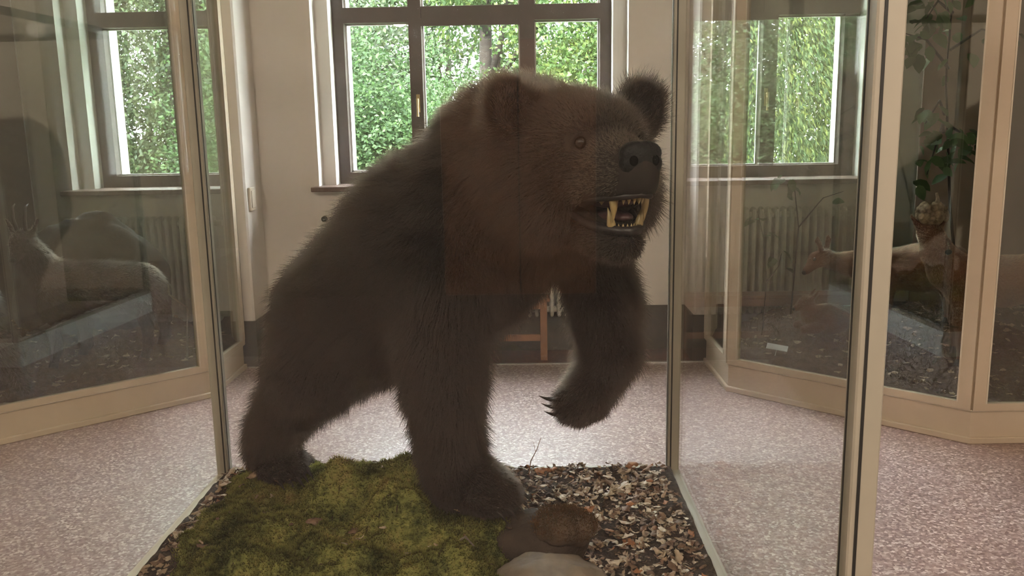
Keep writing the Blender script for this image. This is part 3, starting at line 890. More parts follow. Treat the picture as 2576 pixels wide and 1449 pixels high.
def moss_mask(x, y):
    """1 on the mossy side, 0 on the leafy side"""
    edge = -.02 + .05 * np.sin(y * 9) + .03 * np.sin(y * 23 + 1) - .20 * np.clip((y - 2.75) / .4, 0, 1)
    left = -1.13 + .03 * np.sin(y * 14)
    return np.clip((edge - x) / .07, 0, 1) * np.clip((x - left) / .05, 0, 1)
def ground_h(x, y):
    x = np.asarray(x, float); y = np.asarray(y, float)
    z = np.full(np.broadcast(x, y).shape, BP + .014)
    z = z + .004 * np.sin(x * 31 + y * 17) + .003 * np.sin(x * 57 - y * 43) + .002 * np.sin(x * 111 + y * 91)
    mm = moss_mask(x, y)
    for cx, cy, rx, ry, h in LUMPS:
        g = np.exp(-(((x - cx) / rx) ** 2 + ((y - cy) / ry) ** 2) * 1.2)
        z = z + h * g * (mm * .9 + .1 if h < .03 else mm * .5 + .5)
    puff = lambda s, o: np.abs(2 * vnoise((x + .3 * y) * s + o, (y - .25 * x) * s + o * 2) - 1)      # cushions parted by creases
    z = z + mm * (.050 * puff(9, 3.3) + .024 * puff(21, 7.7) + .010 * puff(47, 1.1) - .02)
    for fx, fy, fz, fr in FEET:
        w = np.clip(1.6 - np.hypot(x - fx, y - fy) / fr, 0, 1); w = w * w * (3 - 2 * w); z = z * (1 - w) + fz * w
    e = np.minimum(np.minimum(x - GX0, GX1 - x), np.minimum(y - GY0, GY1 - y))
    return BP - .012 + (z - BP + .012) * np.clip(.75 + e / .10, .75, 1)

def height_mesh(name, x0, x1, y0, y1, step, off=0.0, keep=None):
    xs = np.arange(x0, x1 + step * .5, step); ys = np.arange(y0, y1 + step * .5, step)
    xs[-1] = min(xs[-1], x1); ys[-1] = min(ys[-1], y1)
    X, Y = np.meshgrid(xs, ys, indexing='ij')
    Z = ground_h(X, Y) + off
    if keep is not None: Z = Z - .03 * (1 - keep(X, Y))
    V = np.stack([X, Y, Z], -1).reshape(-1, 3)
    nx, ny = len(xs), len(ys)
    i, j = np.meshgrid(np.arange(nx - 1), np.arange(ny - 1), indexing='ij')
    a = (i * ny + j).ravel(); Q = np.stack([a, a + ny, a + ny + 1, a + 1], 1)
    if keep is not None:
        k = keep(X, Y).reshape(-1) > .02
        Q = Q[k[Q].any(1)]
    return mesh_np(name, V, Q)

M['soil'] = solid('leaf_soil', (0.06, 0.038, 0.024), (0.02, 0.013, 0.009), scale=70, rough=.95, bump=.8, bscale=120)
def moss_mat(name, hair):
    m = bpy.data.materials.new(name); nt = NT(m)
    tc = nt.n('ShaderNodeTexCoord')
    f = noise(nt, 7, 5, .6, vec=tc.outputs['Object'])
    g = noise(nt, 60, 3, .6, vec=tc.outputs['Object'])
    ad = nt.n('ShaderNodeMath', operation='MULTIPLY_ADD'); nt.l(g, ad.inputs[0]); ad.inputs[1].default_value = .35; nt.l(f, ad.inputs[2])
    c = ramp(nt, ad.outputs[0], [(.42, (.022, .025, .009)), (.56, (.085, .10, .03)), (.74, (.25, .25, .075)), (.95, (.30, .21, .085))])
    p = nt.n('ShaderNodeBsdfPrincipled', i_Roughness=.9); p.inputs['Specular IOR Level'].default_value = .15
    nt.l(c, p.inputs['Base Color'])
    if not hair:
        b = nt.n('ShaderNodeBump', i_Strength=.9, i_Distance=.01); nt.l(noise(nt, 160, 3), b.inputs['Height']); nt.l(b.outputs[0], p.inputs['Normal'])
        nt.l(p.outputs[0], nt.out.inputs[0])
    else:
        hi = nt.n('ShaderNodeHairInfo'); mu = nt.n('ShaderNodeMix', data_type='RGBA', blend_type='MULTIPLY', i_0=1.0)      # blades darkened towards the root: crevice shade put into the colour
        nt.l(c, mu.inputs[6]); nt.l(ramp(nt, hi.outputs['Intercept'], [(0, (.30, .24, .18)), (.8, (1.25, 1.25, 1.1))]), mu.inputs[7])
        nt.l(mu.outputs[2], p.inputs['Base Color'])
        t = nt.n('ShaderNodeBsdfTranslucent'); nt.l(mu.outputs[2], t.inputs[0])
        mx = nt.n('ShaderNodeMixShader', i_0=.4); nt.l(p.outputs[0], mx.inputs[1]); nt.l(t.outputs[0], mx.inputs[2]); nt.l(mx.outputs[0], nt.out.inputs[0])
    return m
M['moss'] = moss_mat('moss', False)
M['moss_blade'] = moss_mat('moss_blade', True)

bed = link('forest_floor', height_mesh('forest_floor', GX0, GX1, GY0, GY1, .018), M['soil'], None, True)
tag(bed, 'forest floor of dark soil strewn with dry leaves beneath the bear', 'forest floor')
moss = link('moss_cushion', height_mesh('moss_cushion', GX0, .15, GY0, GY1, .009, .006, moss_mask), M['moss'], None, True)
tag(moss, 'lumpy green moss cushions under the planted paws of the bear', 'moss')
_g = np.random.default_rng(11)
mx_, my_ = _g.uniform(GX0, .12, 90000), _g.uniform(2.05, GY1, 90000)
ok = moss_mask(mx_, my_) > _g.random(90000) * .9 + .05
mx_, my_ = mx_[ok], my_[ok]
e = .004
mz = ground_h(mx_, my_) + .008 - .03 * (1 - moss_mask(mx_, my_))
nx_ = -(ground_h(mx_ + e, my_) - ground_h(mx_ - e, my_)) / (2 * e); ny_ = -(ground_h(mx_, my_ + e) - ground_h(mx_, my_ - e)) / (2 * e)
Nn = np.stack([nx_, ny_, np.ones_like(nx_)], 1); Nn /= np.linalg.norm(Nn, axis=1)[:, None]
mo = hair_object('moss_fibre', np.stack([mx_, my_, mz], 1), Nn, np.tile([0, 0, .4], (len(mx_), 1)), np.full(len(mx_), .013), np.zeros(len(mx_)), M['moss_blade'], moss, _g, width=.0022, lift=.9, jitter=.9, points=3, droop=.2)

# ---- dry leaves
def leaf_mesh(name, seed, mat):
    r = np.random.default_rng(seed)
    L = 1.0; w = r.uniform(.36, .70); curl = r.uniform(.10, .55) * r.choice([-1, 1, 1]); bend = r.uniform(-.35, .6); tw = r.uniform(-.8, .8)
    ts = [0, .16, .36, .58, .80, 1.0]; ws = [.06, .75, .70, 1.0, .60, .10]
    V, Fs = [], []
    for t, q in zip(ts, ws):
        q *= r.uniform(.7, 1.25)
        for s in (-1, 0, 1):
            x = (t - .5) * L; x += r.uniform(-.05, .05); y = s * q * w / 2 * r.uniform(.6, 1.25)
            z = bend * (t - .5) ** 2 * 1.6 + curl * (abs(y) / (w / 2)) ** 1.5 * .35 + tw * x * y * .8 + r.uniform(-.05, .05)
            V.append((x, y, z))
    for i in range(len(ts) - 1):
        for k in range(2):
            a = i * 3 + k; Fs.append((a, a + 3, a + 4, a + 1))
    n = len(V); V2 = [(x, y, z - .006) for x, y, z in V]            # a leaf has a little thickness
    V += V2; Fs += [tuple(i + n for i in reversed(f)) for f in Fs]
    rim = [i * 3 for i in range(6)] + [(5 - i) * 3 + 2 for i in range(6)]
    Fs += [(rim[(k + 1) % 12], rim[k], rim[k] + n, rim[(k + 1) % 12] + n) for k in range(12)]
    stem = [(-.5, 0, 0), (-.72, .02, .03)]
    return V, Fs
LEAF_COLS = [((.50, .41, .30), (.38, .29, .20)), ((.36, .26, .17), (.25, .17, .10)), ((.19, .115, .07), (.11, .065, .04)), ((.62, .54, .43), (.48, .39, .28)), ((.34, .15, .06), (.22, .09, .04))]
LEAF_P = [.24, .24, .34, .13, .05]
LM = [solid('dry_leaf_%d' % i, a, b, scale=3, rough=.6, spec=.4) for i, (a, b) in enumerate(LEAF_COLS)]
LEAFSHAPES = [leaf_mesh('leaf', 100 + k, None) for k in range(7)]
LMESH = {}
for k, (V, Fs) in enumerate(LEAFSHAPES):
    for c in range(5):
        me = mesh_from('dry_leaf', V, Fs); me.materials.append(LM[c])
        me.polygons.foreach_set('use_smooth', np.ones(len(me.polygons), bool))
        LMESH[k, c] = me
def leaf_spots(n, rng, yr, moss_rate):
    out = []
    while len(out) < n:
        x, y = rng.uniform(GX0 + .03, GX1 - .03), rng.uniform(*yr)
        if rng.random() < float(moss_mask(x, y)) * (1 - moss_rate): continue
        out.append((x, y))
    return out
_lr = np.random.default_rng(21)
def leaf_matrix(x, y, k):
    s = _lr.uniform(.030, .058) if k else _lr.uniform(.014, .036)
    z = float(ground_h(x, y)) + _lr.uniform(.006, .022) + .012 * float(moss_mask(x, y))
    return Matrix.Translation((x, y, z)) @ Matrix.Rotation(_lr.uniform(0, 6.28), 4, 'Z') @ Matrix.Rotation(_lr.normal(0, .36), 4, 'X') @ Matrix.Rotation(_lr.normal(0, .36), 4, 'Y') @ Matrix.Scale(s, 4)
for x, y in leaf_spots(300, _lr, (2.30, GY1 - .03), .035):
    o = bpy.data.objects.new('leaf', LMESH[int(_lr.integers(7)), int(_lr.choice(5, p=LEAF_P))]); COL.objects.link(o)
    o.parent = bed; o.matrix_local = leaf_matrix(x, y, 1)
for x, y, s, tilt in ((.45, 3.13, .085, .9), (.40, 3.14, .06, -.7), (.05, 3.1, .07, .6), (-.01, 3.12, .06, -.5), (.09, 3.12, .06, .4)):   # a few big curled ones at the back
    o = bpy.data.objects.new('leaf', LMESH[int(_lr.integers(7)), 4]); COL.objects.link(o); o.parent = bed
    o.matrix_local = Matrix.Translation((x, y, float(ground_h(x, y)) + .025)) @ Matrix.Rotation(x * 9, 4, 'Z') @ Matrix.Rotation(tilt, 4, 'X') @ Matrix.Scale(s, 4)
for c in range(5):                                   # the countless small bits between them
    Vs, Qs, off = [], [], 0
    for x, y in leaf_spots(int(3000 * [.13, .28, .48, .06, .05][c]), _lr, (GY0 + .03, GY1 - .03), .015):
        V, Fs = LEAFSHAPES[int(_lr.integers(7))]
        m = np.array(leaf_matrix(x, y, 0)); V = np.array(V) @ m[:3, :3].T + m[:3, 3]
        Vs.append(V); Qs.append(np.array(Fs) + off); off += len(V)
    lo = link('leaf_litter', mesh_np('leaf_litter', np.concatenate(Vs), np.concatenate(Qs)), LM[c], bed, True)
    lo['kind'] = 'stuff'

# ---- stones, a mossy slab and a twig
def rock_mesh(name, r, seed, flat=1.0):
    g = np.random.default_rng(seed)
    D = g.normal(size=(14, 3)); D /= np.linalg.norm(D, axis=1)[:, None]; A = g.uniform(.05, .16, 14)
    def fn(p):
        q = 1 + sum(a * max(0, float(p @ d)) ** 3 for d, a in zip(D, A)) - .08 * math.sin(7 * p[0] + seed) * math.sin(6 * p[1]) + .035 * math.sin(13 * p[0] + 3 * p[2]) * math.sin(12 * p[1] + seed) + .02 * math.sin(25 * p[2] + 9 * p[0] + seed) * math.sin(22 * p[1] - 7 * p[0])
        return p * q
    b = blob(name, (0, 0, 0), r, None, None, None, 56, 36, fn)
    return mesh_from(name, b.V, b.F)
M['stone_pale'] = solid('pale_stone', (.24, .20, .155), (.16, .13, .10), scale=12, rough=.85, bump=.4, bscale=50)
M['stone_brown'] = solid('brown_stone', (.13, .085, .055), (.08, .055, .035), scale=9, rough=.9, bump=.6, bscale=60)
st = link('pale_stone', rock_mesh('pale_stone', (.13, .10, .070), 5), M['stone_pale'], None, True); st.location = (.07, 2.20, .262)
tag(st, 'pale smooth stone lying in front of the planted forepaw', 'stone')
M['stone_dark'] = solid('dark_stone', (.06, .042, .03), (.03, .022, .016), scale=9, rough=.9, bump=.6, bscale=60)
sb = link('brown_rock', rock_mesh('brown_rock', (.095, .07, .042), 9), M['stone_brown'], None, True); sb.location = (.105, 2.40, .335); sb.rotation_euler = (.1, .1, .5)
tag(sb, 'flat brown rock with rusty moss beside the planted forepaw', 'rock')
s2 = link('brown_rock', rock_mesh('brown_rock', (.14, .11, .072), 14), M['stone_dark'], None, True); s2.location = (.01, 2.45, .262)
tag(s2, 'dark rock wedged under the forepaw and the rusty flat rock', 'rock')
def rust():
    g = np.random.default_rng(2); n = 22000
    V = np.array([v.co for v in sb.data.vertices]); d = g.integers(0, len(V), n)
    P = V[d] + g.normal(0, .006, (n, 3)); keep = P[:, 2] > .005; P = P[keep]
    N = P / np.array([.095, .07, .042]) ** 2; N /= np.linalg.norm(N, axis=1)[:, None]
    return P, N, np.tile([0, 0, .3], (len(P), 1)), np.full(len(P), .006), np.zeros(len(P))
M['rust_moss'] = solid('rusty_moss', (.13, .065, .028), (.075, .05, .02), scale=40, rough=.9, spec=.1)
ro = hair_object('moss_tuft', *rust(), M['rust_moss'], None, np.random.default_rng(4), width=.0016, lift=.6, jitter=.9, points=3)
ro.parent = sb
tw = MB().tube([(.0, 3.02, .245), (.008, 3.015, .30), (.030, 3.01, .345), (.047, 3.005, .395)], [.0022, .0018, .0014, .0006], 6)
tw.tube([(.026, 3.011, .338), (.019, 3.02, .372)], [.001, .0004], 5)
t_ = tw.build('twig', M['bench']); tag(t_, 'thin bare twig standing up behind the planted forepaw', 'twig')
tw2 = MB().tube([(-.35, 2.24, float(ground_h(-.35, 2.24)) + .028), (-.27, 2.26, float(ground_h(-.27, 2.26)) + .034), (-.18, 2.25, float(ground_h(-.18, 2.25)) + .03), (-.12, 2.27, float(ground_h(-.12, 2.27)) + .03)], [.004, .0045, .004, .002], 6)
t2 = tw2.build('twig', M['stone_pale']); tag(t2, 'pale fallen twig lying on the moss at the front', 'twig')
# ------------------------------------------------------------------ trees beyond the windows (the hall is on an upper floor)
GZ = -5.0
M['lawn'] = solid('lawn', (.10, .16, .05), (.06, .11, .03), scale=2, rough=.95)
gl = MB().box(-45, 45, 6.4, 70, GZ - .3, GZ).build('ground', M['lawn']); tag(gl, 'lawn below the windows', kind='structure')
M['bark'] = solid('bark', (.032, .024, .018), (.016, .012, .009), scale=12, rough=.95, bump=.8, bscale=30)
def leaf_material(name, a, b, c, trans=.35):
    m = bpy.data.materials.new(name); nt = NT(m)
    at = nt.n('ShaderNodeNewGeometry')
    col = ramp(nt, at.outputs['Random Per Island'], [(0.0, a), (.55, b), (1.0, c)])
    p = nt.n('ShaderNodeBsdfPrincipled', i_Roughness=.55); p.inputs['Specular IOR Level'].default_value = .3
    nt.l(col, p.inputs['Base Color'])
    t = nt.n('ShaderNodeBsdfTranslucent'); nt.l(col, t.inputs[0])
    mx = nt.n('ShaderNodeMixShader', i_0=trans); nt.l(p.outputs[0], mx.inputs[1]); nt.l(t.outputs[0], mx.inputs[2]); nt.l(mx.outputs[0], nt.out.inputs[0])
    return m
M['leaf_mid'] = leaf_material('leaf_mid', (.017, .038, .011), (.030, .060, .018), (.052, .088, .028))
M['leaf_dark'] = leaf_material('leaf_dark', (.018, .03, .014), (.032, .046, .02), (.06, .075, .032))
M['leaf_light'] = leaf_material('leaf_light', (.022, .046, .011), (.040, .075, .017), (.085, .112, .026))
M['leaf_willow'] = leaf_material('leaf_willow', (.019, .038, .012), (.035, .060, .017), (.115, .128, .026))

def tree(x, y, zc, rx, ry, rz, n, mat, label, seed, size=.13, hang=False):
    g = np.random.default_rng(seed)
    root = empty('tree', (x, y, GZ)); tag(root, label, 'tree', 'trees outside the windows')
    h = zc - GZ
    k = max(40, int(n / 90))                                    # sprays of leaves
    d = g.normal(size=(k, 3)); d /= np.linalg.norm(d, axis=1)[:, None]
    rad = g.uniform(.45, 1.0, k) ** .6
    lump = 1 + .16 * np.sin(d[:, 0] * 5 + seed) + .14 * np.sin(d[:, 2] * 6 + seed * 2) + .10 * np.sin(d[:, 1] * 9 + seed)
    C = d * (rad * lump)[:, None] * np.array([rx, ry, rz]) + np.array([0, 0, h])
    i = g.integers(0, k, n)
    sp = np.array([.20, .20, .13]) if not hang else np.array([.10, .10, .38])
    P = C[i] + g.normal(0, 1, (n, 3)) * sp
    if hang: P[:, 2] -= np.abs(g.normal(0, .3, n))
    out = d[i] * np.array([1, 1, .6]) + g.normal(0, .55, (n, 3)); out[:, 2] += -.15 if not hang else -1.4
    ax = out / np.linalg.norm(out, axis=1)[:, None]
    nn = g.normal(0, .75, (n, 3)) + np.array([0, -.35, .8]); nn -= (nn * ax).sum(1)[:, None] * ax; nn /= np.linalg.norm(nn, axis=1)[:, None]
    sd = np.cross(ax, nn)
    L = size * g.uniform(.7, 1.25, n); w = L * (.30 if not hang else .15)
    a = P; b = P + ax * (L * .45)[:, None] + sd * w[:, None] + nn * (L * .10)[:, None]; c = P + ax * L[:, None] - nn * (L * .12)[:, None]; e = P + ax * (L * .45)[:, None] - sd * w[:, None] + nn * (L * .10)[:, None]
    V = np.stack([a, b, c, e], 1).reshape(-1, 3); Q = np.arange(4 * n).reshape(-1, 4)
    T = np.concatenate([Q[:, [0, 1, 2]], Q[:, [0, 2, 3]]])
    cr = link('crown', mesh_np('crown', V, T), mat, root); cr['kind'] = 'stuff'
    tr = MB(); r0 = .07 + .022 * rx
    tr.tube([(0, 0, 0), (.05, .02, h * .4), (-.04, .05, h * .75), (.03, 0, h + rz * .45)], [r0 * 1.4, r0, r0 * .8, r0 * .3], 10)
    for q in range(9):
        t = C[g.integers(0, k)]; z0 = h * g.uniform(.62, .95)
        tr.tube([(0, 0, z0), (t[0] * .5, t[1] * .5, (z0 + t[2]) * .52), tuple(t)], [r0 * .42, r0 * .26, r0 * .08], 7)
    tr.build('trunk', M['bark'], root, smooth=True)
    return root
TR = [  # x, y, crown centre z, radii, leaves, kind, label
 (-7.6, 12.2, 2.4, 2.3, 1.7, 4.2, 42000, 'leaf_dark', 'dark green broad tree at the outer edge of the dim side window'),
 (-5.0, 12.6, 2.2, 2.2, 1.6, 4.0, 46000, 'leaf_dark', 'dark green tree filling the window behind the dim animal case'),
 (-2.9, 10.9, .5, 1.7, 1.4, 2.75, 34000, 'leaf_mid', 'dense bushy green tree behind the first pane of the middle window'),
 (-.9, 11.6, .1, 1.7, 1.4, 2.35, 34000, 'leaf_mid', 'green tree behind the middle pane over the back of the bear'),
 (1.0, 12.0, .7, 1.6, 1.4, 2.8, 30000, 'leaf_light', 'light yellowish green tree behind the last pane of the middle window'),
 (2.7, 11.2, 2.6, 1.5, 1.3, 5.0, 46000, 'leaf_willow', 'yellow green tree with hanging sprays behind the window by the deer'),
 (4.6, 11.6, 2.8, 1.9, 1.5, 5.2, 46000, 'leaf_willow', 'feathery green tree at the outer edge of the window by the deer'),
 (-3.5, 16.5, 1.0, 2.6, 1.8, 3.1, 28000, 'leaf_dark', 'tall darker tree rising behind the bushy trees left of the trunk'),
 (-.5, 12.9, 5.0, 2.2, 1.6, 2.0, 16000, 'leaf_light', 'tall tree with a bare dark trunk showing in the middle pane'),
 (-9.5, 20.5, 2.6, 3.4, 2.0, 4.6, 24000, 'leaf_dark', 'far dark tree beyond the dim window'),
 (-5.6, 21.0, 2.4, 3.2, 2.0, 4.4, 24000, 'leaf_dark', 'far dark tree closing the gap between the dim window and the middle one'),
 (-1.8, 21.5, 2.6, 3.0, 2.0, 4.6, 26000, 'leaf_mid', 'far tree closing the view behind the middle pane'),
 (2.2, 21.0, 2.4, 3.2, 2.0, 4.6, 24000, 'leaf_mid', 'far tree behind the last pane of the middle window'),
 (6.2, 20.5, 2.4, 3.4, 2.0, 5.0, 14000, 'leaf_dark', 'far dark tree closing the view behind the deer side window'),
 (4.2, 16.5, 2.2, 2.8, 1.8, 3.9, 28000, 'leaf_mid', 'tall green tree standing behind the feathery trees'),
]
for k, (x, y, zc, rx, ry, rz, n, mt, lab) in enumerate(TR):
    n = int(n * (2.0 if y < 14 else 1.5))
    tree(x, y, zc, rx, ry, rz, n, M[mt], lab, 50 + k, size=(.072 if mt != 'leaf_mid' else .060) * (2.0 if y > 19 else 1.25 if y > 15 else 1), hang=(mt == 'leaf_willow'))
# ------------------------------------------------------------------ contents of the two animal cases
def poly_inside(poly, X, Y, inset=.05, grad=False):
    n = len(poly); d = np.full(X.shape, 1e9); gx = np.zeros(X.shape); gy = np.zeros(X.shape)
    for i in range(n):
        (ax, ay), (bx, by) = poly[i], poly[(i + 1) % n]
        L = math.hypot(bx - ax, by - ay); nx, ny = -(by - ay) / L, (bx - ax) / L
        q = (X - ax) * nx + (Y - ay) * ny; w = q < d
        d = np.where(w, q, d); gx = np.where(w, nx, gx); gy = np.where(w, ny, gy)
    return (d - inset, gx, gy) if grad else d - inset
def case_h(x, y):
    """litter rising towards the windows; mirrored for the other case"""
    xm = np.where(x < CX, 2 * CX - x, x)
    t = np.clip((y - 4.1) / 1.1, 0, 1); t = t * t * (3 - 2 * t)
    s = np.clip((xm - 1.2) / .35, .35, 1)
    return .174 + .20 * t * s + .012 * np.sin(x * 17 + y * 9) + .008 * np.sin(x * 41 - y * 31) + .006 * np.sin(x * 73 + y * 67)
def case_bed(name, poly, label):
    x0, x1 = min(p[0] for p in poly), max(p[0] for p in poly)
    xs = np.arange(x0 - .02, x1 + .03, .022); ys = np.arange(3.91, 5.45, .022)
    X, Y = np.meshgrid(xs, ys, indexing='ij'); D, gx, gy = poly_inside(poly, X, Y, .02, True)
    near = D > -.04; X = np.where(D < 0, X - gx * D, X); Y = np.where(D < 0, Y - gy * D, Y)
    Z = np.where(D < .03, .168 + (case_h(X, Y) - .168) * np.clip(D / .03, 0, 1), case_h(X, Y))
    nx, ny = X.shape; i, j = np.meshgrid(np.arange(nx - 1), np.arange(ny - 1), indexing='ij'); a = (i * ny + j).ravel()
    Q = np.stack([a, a + ny, a + ny + 1, a + 1], 1); k = near.ravel()[Q].all(1) & (D.ravel() > 0)[Q].any(1)
    o = link(name, mesh_np(name, np.stack([X, Y, Z], -1).reshape(-1, 3), Q[k]), M['case_soil'], None, True)
    tag(o, label, 'forest floor')
    g = np.random.default_rng(int(abs(x0) * 100))
    Vs, Qs, off = [], [], 0
    while len(Vs) < 420:
        x, y = g.uniform(x0, x1), g.uniform(3.95, 5.4)
        if poly_inside(poly, np.array(x), np.array(y), .06) < 0: continue
        V, Fs = LEAFSHAPES[int(g.integers(7))]
        m = Matrix.Translation((x, y, float(case_h(np.array(x), np.array(y))) + .012)) @ Matrix.Rotation(g.uniform(0, 6.28), 4, 'Z') @ Matrix.Rotation(g.normal(0, .4), 4, 'X') @ Matrix.Scale(g.uniform(.03, .055), 4)
        m = np.array(m); Vs.append(np.array(V) @ m[:3, :3].T + m[:3, 3]); Qs.append(np.array(Fs) + off); off += len(V)
    l = link('leaf_litter', mesh_np('leaf_litter', np.concatenate(Vs), np.concatenate(Qs)), LM[1], o, True); l['kind'] = 'stuff'
    P = np.stack([g.uniform(x0, x1, 9000), g.uniform(3.95, 5.4, 9000)], 1)
    P = P[poly_inside(poly, P[:, 0], P[:, 1], .13) > 0]
    z = case_h(P[:, 0], P[:, 1])
    hair_object('dry_grass', np.column_stack([P, z]), np.tile([0, 0, 1.], (len(P), 1)), g.normal(0, .5, (len(P), 3)), np.full(len(P), .04), np.zeros(len(P)), M['dry_grass'], o, g, width=.0022, jitter=.8, points=3)
    return o
M['case_soil'] = solid('case_soil', (.12, .075, .045), (.06, .04, .025), scale=30, rough=.95, bump=.8, bscale=90)
M['dry_grass'] = solid('dry_grass', (.15, .105, .055), (.08, .065, .03), scale=5, rough=.9, spec=.1)
case_bed('forest_floor', RC, 'brown leaf litter and dry grass under the deer')
case_bed('forest_floor', LC, 'dim brown leaf litter inside the dark animal case')

def animal(name, label, cat, loc, lo, hi, fn, skin, fur, count, width=.0016, h=.0125, group=None):
    root = empty(name, loc); tag(root, label, cat, group)
    bpy.context.view_layer.update()
    B = Body(lo, hi, h); fn(B)
    me = B.mesh('body', 3); me.transform(Matrix.Translation(-Vector(loc)))
    b = link('body', me, skin, root, True)
    hair_object('fur', *B.fur(count, RNG), fur, root, RNG, width=width, lift=.35, jitter=.2, points=3)
    return root
def part(root, b, name, mat, smooth=True):
    l = root.location
    b.V = [(v[0] - l.x, v[1] - l.y, v[2] - l.z) for v in b.V]
    return b.build(name, mat, root, smooth)
def hoofs(root, feet, r=.02):
    for f in feet: part(root, MB().tube([f, (f[0] - .006, f[1] - .006, f[2] - .035)], [r * .9, r * 1.15], 10), 'hoof', M['claw'], False)
def eyes(root, pts, r=.010):
    for p in pts: part(root, blob('eye', p, (r, r, r), None, None), 'eye', M['eye'])

M['deer_skin'] = solid('deer_hide', (.14, .052, .022), (.10, .036, .015), scale=8, rough=.9)
M['deer_fur'] = fur_mat('deer_fur', (.15, .052, .02), (.25, .095, .038), (.70, .50, .32))
M['roe_fur'] = fur_mat('roe_fur', (.07, .026, .012), (.12, .047, .02), (.62, .45, .30))
M['dark_skin'] = solid('chamois_hide', (.03, .021, .015), (.018, .013, .01), scale=8, rough=.9)
M['dark_fur'] = fur_mat('chamois_fur', (.010, .007, .005), (.02, .014, .01), (.15, .09, .05))
M['grey_fur'] = fur_mat('badger_fur', (.02, .019, .017), (.04, .038, .035), (.15, .14, .12))
M['antler'] = solid('knobbly_antler', (.42, .31, .21), (.22, .155, .10), scale=40, rough=.8, bump=.5, bscale=120)

def buck(B):
    bk = (1, .2, -.1); kw = dict(fur=.010, k=.04)
    B.chain([((2.34, 4.52, .665), .128), ((2.55, 4.57, .665), .128), ((2.80, 4.63, .68), .13)], flow=bk, **kw)
    B.ell((2.83, 4.64, .66), (.12, .11, .14), flow=(.3, .1, -1), **kw)
    B.chain([((2.33, 4.50, .68), .128), ((2.21, 4.475, .745), .100), ((2.125, 4.455, .85), .072), ((2.095, 4.45, .925), .058)], flow=(.5, .1, -1), **kw)
    B.cap((2.080, 4.455, .95), (2.082, 4.42, .935), .056, .050, .03, fur=.006, flow=(-.3, .6, .2), tone=.45)
    B.cap((2.090, 4.42, .925), (2.122, 4.355, .866), .043, .024, .025, fur=.004, flow=(-.5, 1, .6), tone=.8)
    for x, y, q in ((2.29, 4.46, 0), (2.33, 4.60, .02), (2.80, 4.56, 0), (2.86, 4.71, .02)):
        z = float(case_h(np.array(x), np.array(y))) + .035
        hind = x > 2.6
        B.chain([((x, y, .60), .07 if not hind else .09), ((x + (.03 if hind else -.01), y, .47), .034 if not hind else .045), ((x + (.05 if hind else 0), y, .36), .021), ((x + (.03 if hind else 0), y, z), .019)], flow=(0, 0, -1), fur=.008, k=.03)
    for s in (-1, 1):
        B.cap((2.085 + s * .045, 4.462, .965), (2.085 + s * .092, 4.47, 1.03), .020, .012, .01, fur=.012, flow=(s, 0, 1), tone=.2)
BUCK = (2.5, 4.58, .30)
bk_ = animal('roe_buck', 'stuffed reddish roe buck with a knobbly antler wig turning its head', 'deer', BUCK, (1.93, 4.28, .2), (3.0, 4.8, 1.1), buck, M['deer_skin'], M['deer_fur'], 80000, width=.0009, group='stuffed deer')
g = np.random.default_rng(77)
ant = MB()
for k in range(95):                                     # a mass of pearls: the deformed antlers
    a, t = g.uniform(0, 6.28), g.uniform(-.35, 1)
    c = (2.086 + .072 * math.cos(a) * math.sqrt(1 - t * t * .8), 4.45 + .055 * math.sin(a) * math.sqrt(1 - t * t * .8), 1.035 + .058 * t)
    r = g.uniform(.010, .018); b = blob('pearl', c, (r, r, r), None, None, None, 8, 5); ant.add(b.V, b.F)
b = blob('core', (2.086, 4.452, 1.03), (.066, .05, .055), None, None, None, 16, 10); ant.add(b.V, b.F)
ant.tube([(2.10, 4.45, 1.07), (2.113, 4.452, 1.115), (2.104, 4.452, 1.15)], [.016, .010, .006], 8)
ant.tube([(2.135, 4.45, 1.05), (2.165, 4.455, 1.075)], [.014, .008], 8)
part(bk_, ant, 'antlers', M['antler'])
part(bk_, blob('nose', (2.131, 4.338, .860), (.017, .012, .014), None, None), 'nose', M['nose'])
eyes(bk_, [(2.048, 4.402, .938), (2.136, 4.425, .940)])
hoofs(bk_, [(x, y, float(case_h(np.array(x), np.array(y))) + .045) for x, y in ((2.29, 4.46), (2.33, 4.60), (2.83, 4.56), (2.89, 4.71))])

def doe(B):
    bk = (1, 0, -.15); kw = dict(fur=.014, k=.04)
    B.chain([((2.08, 4.98, .665), .115), ((2.30, 5.0, .675), .13), ((2.47, 5.02, .67), .125)], flow=bk, **kw)
    B.ell((2.49, 5.02, .645), (.11, .11, .135), flow=(.3, 0, -1), **kw)
    B.chain([((2.05, 4.98, .70), .095), ((1.90, 4.965, .705), .066), ((1.76, 4.955, .728), .050)], flow=(1, 0, -.3), **kw)
    B.cap((1.72, 4.95, .755), (1.675, 4.94, .74), .050, .044, .03, fur=.006, flow=(1, 0, 0), tone=.7)
    B.cap((1.67, 4.935, .735), (1.604, 4.90, .678), .040, .024, .03, fur=.004, flow=(1, 0, .5), tone=.95)
    for y, e in ((4.92, .665), (4.985, .75)):
        B.cap((1.70 + (e - .665) * .5, y, .785), (e + 1.0, y - .01, .855), .016, .017, .01, fur=.007, flow=(0, 0, 1), tone=.85)
        B.cap((e + 1.0, y - .01, .85), (e + 1.0 - .002, y - .01, .878), .017, .006, .01, fur=.007, flow=(0, 0, 1), tone=.85)
    for x, y in ((2.07, 4.93), (2.10, 5.05), (2.46, 4.97), (2.52, 5.09)):
        z = float(case_h(np.array(x), np.array(y))) + .035
        B.chain([((x, y, .58), .065), ((x + .01, y, .47), .035), ((x, y, z), .019)], flow=(0, 0, -1), fur=.008, k=.03)
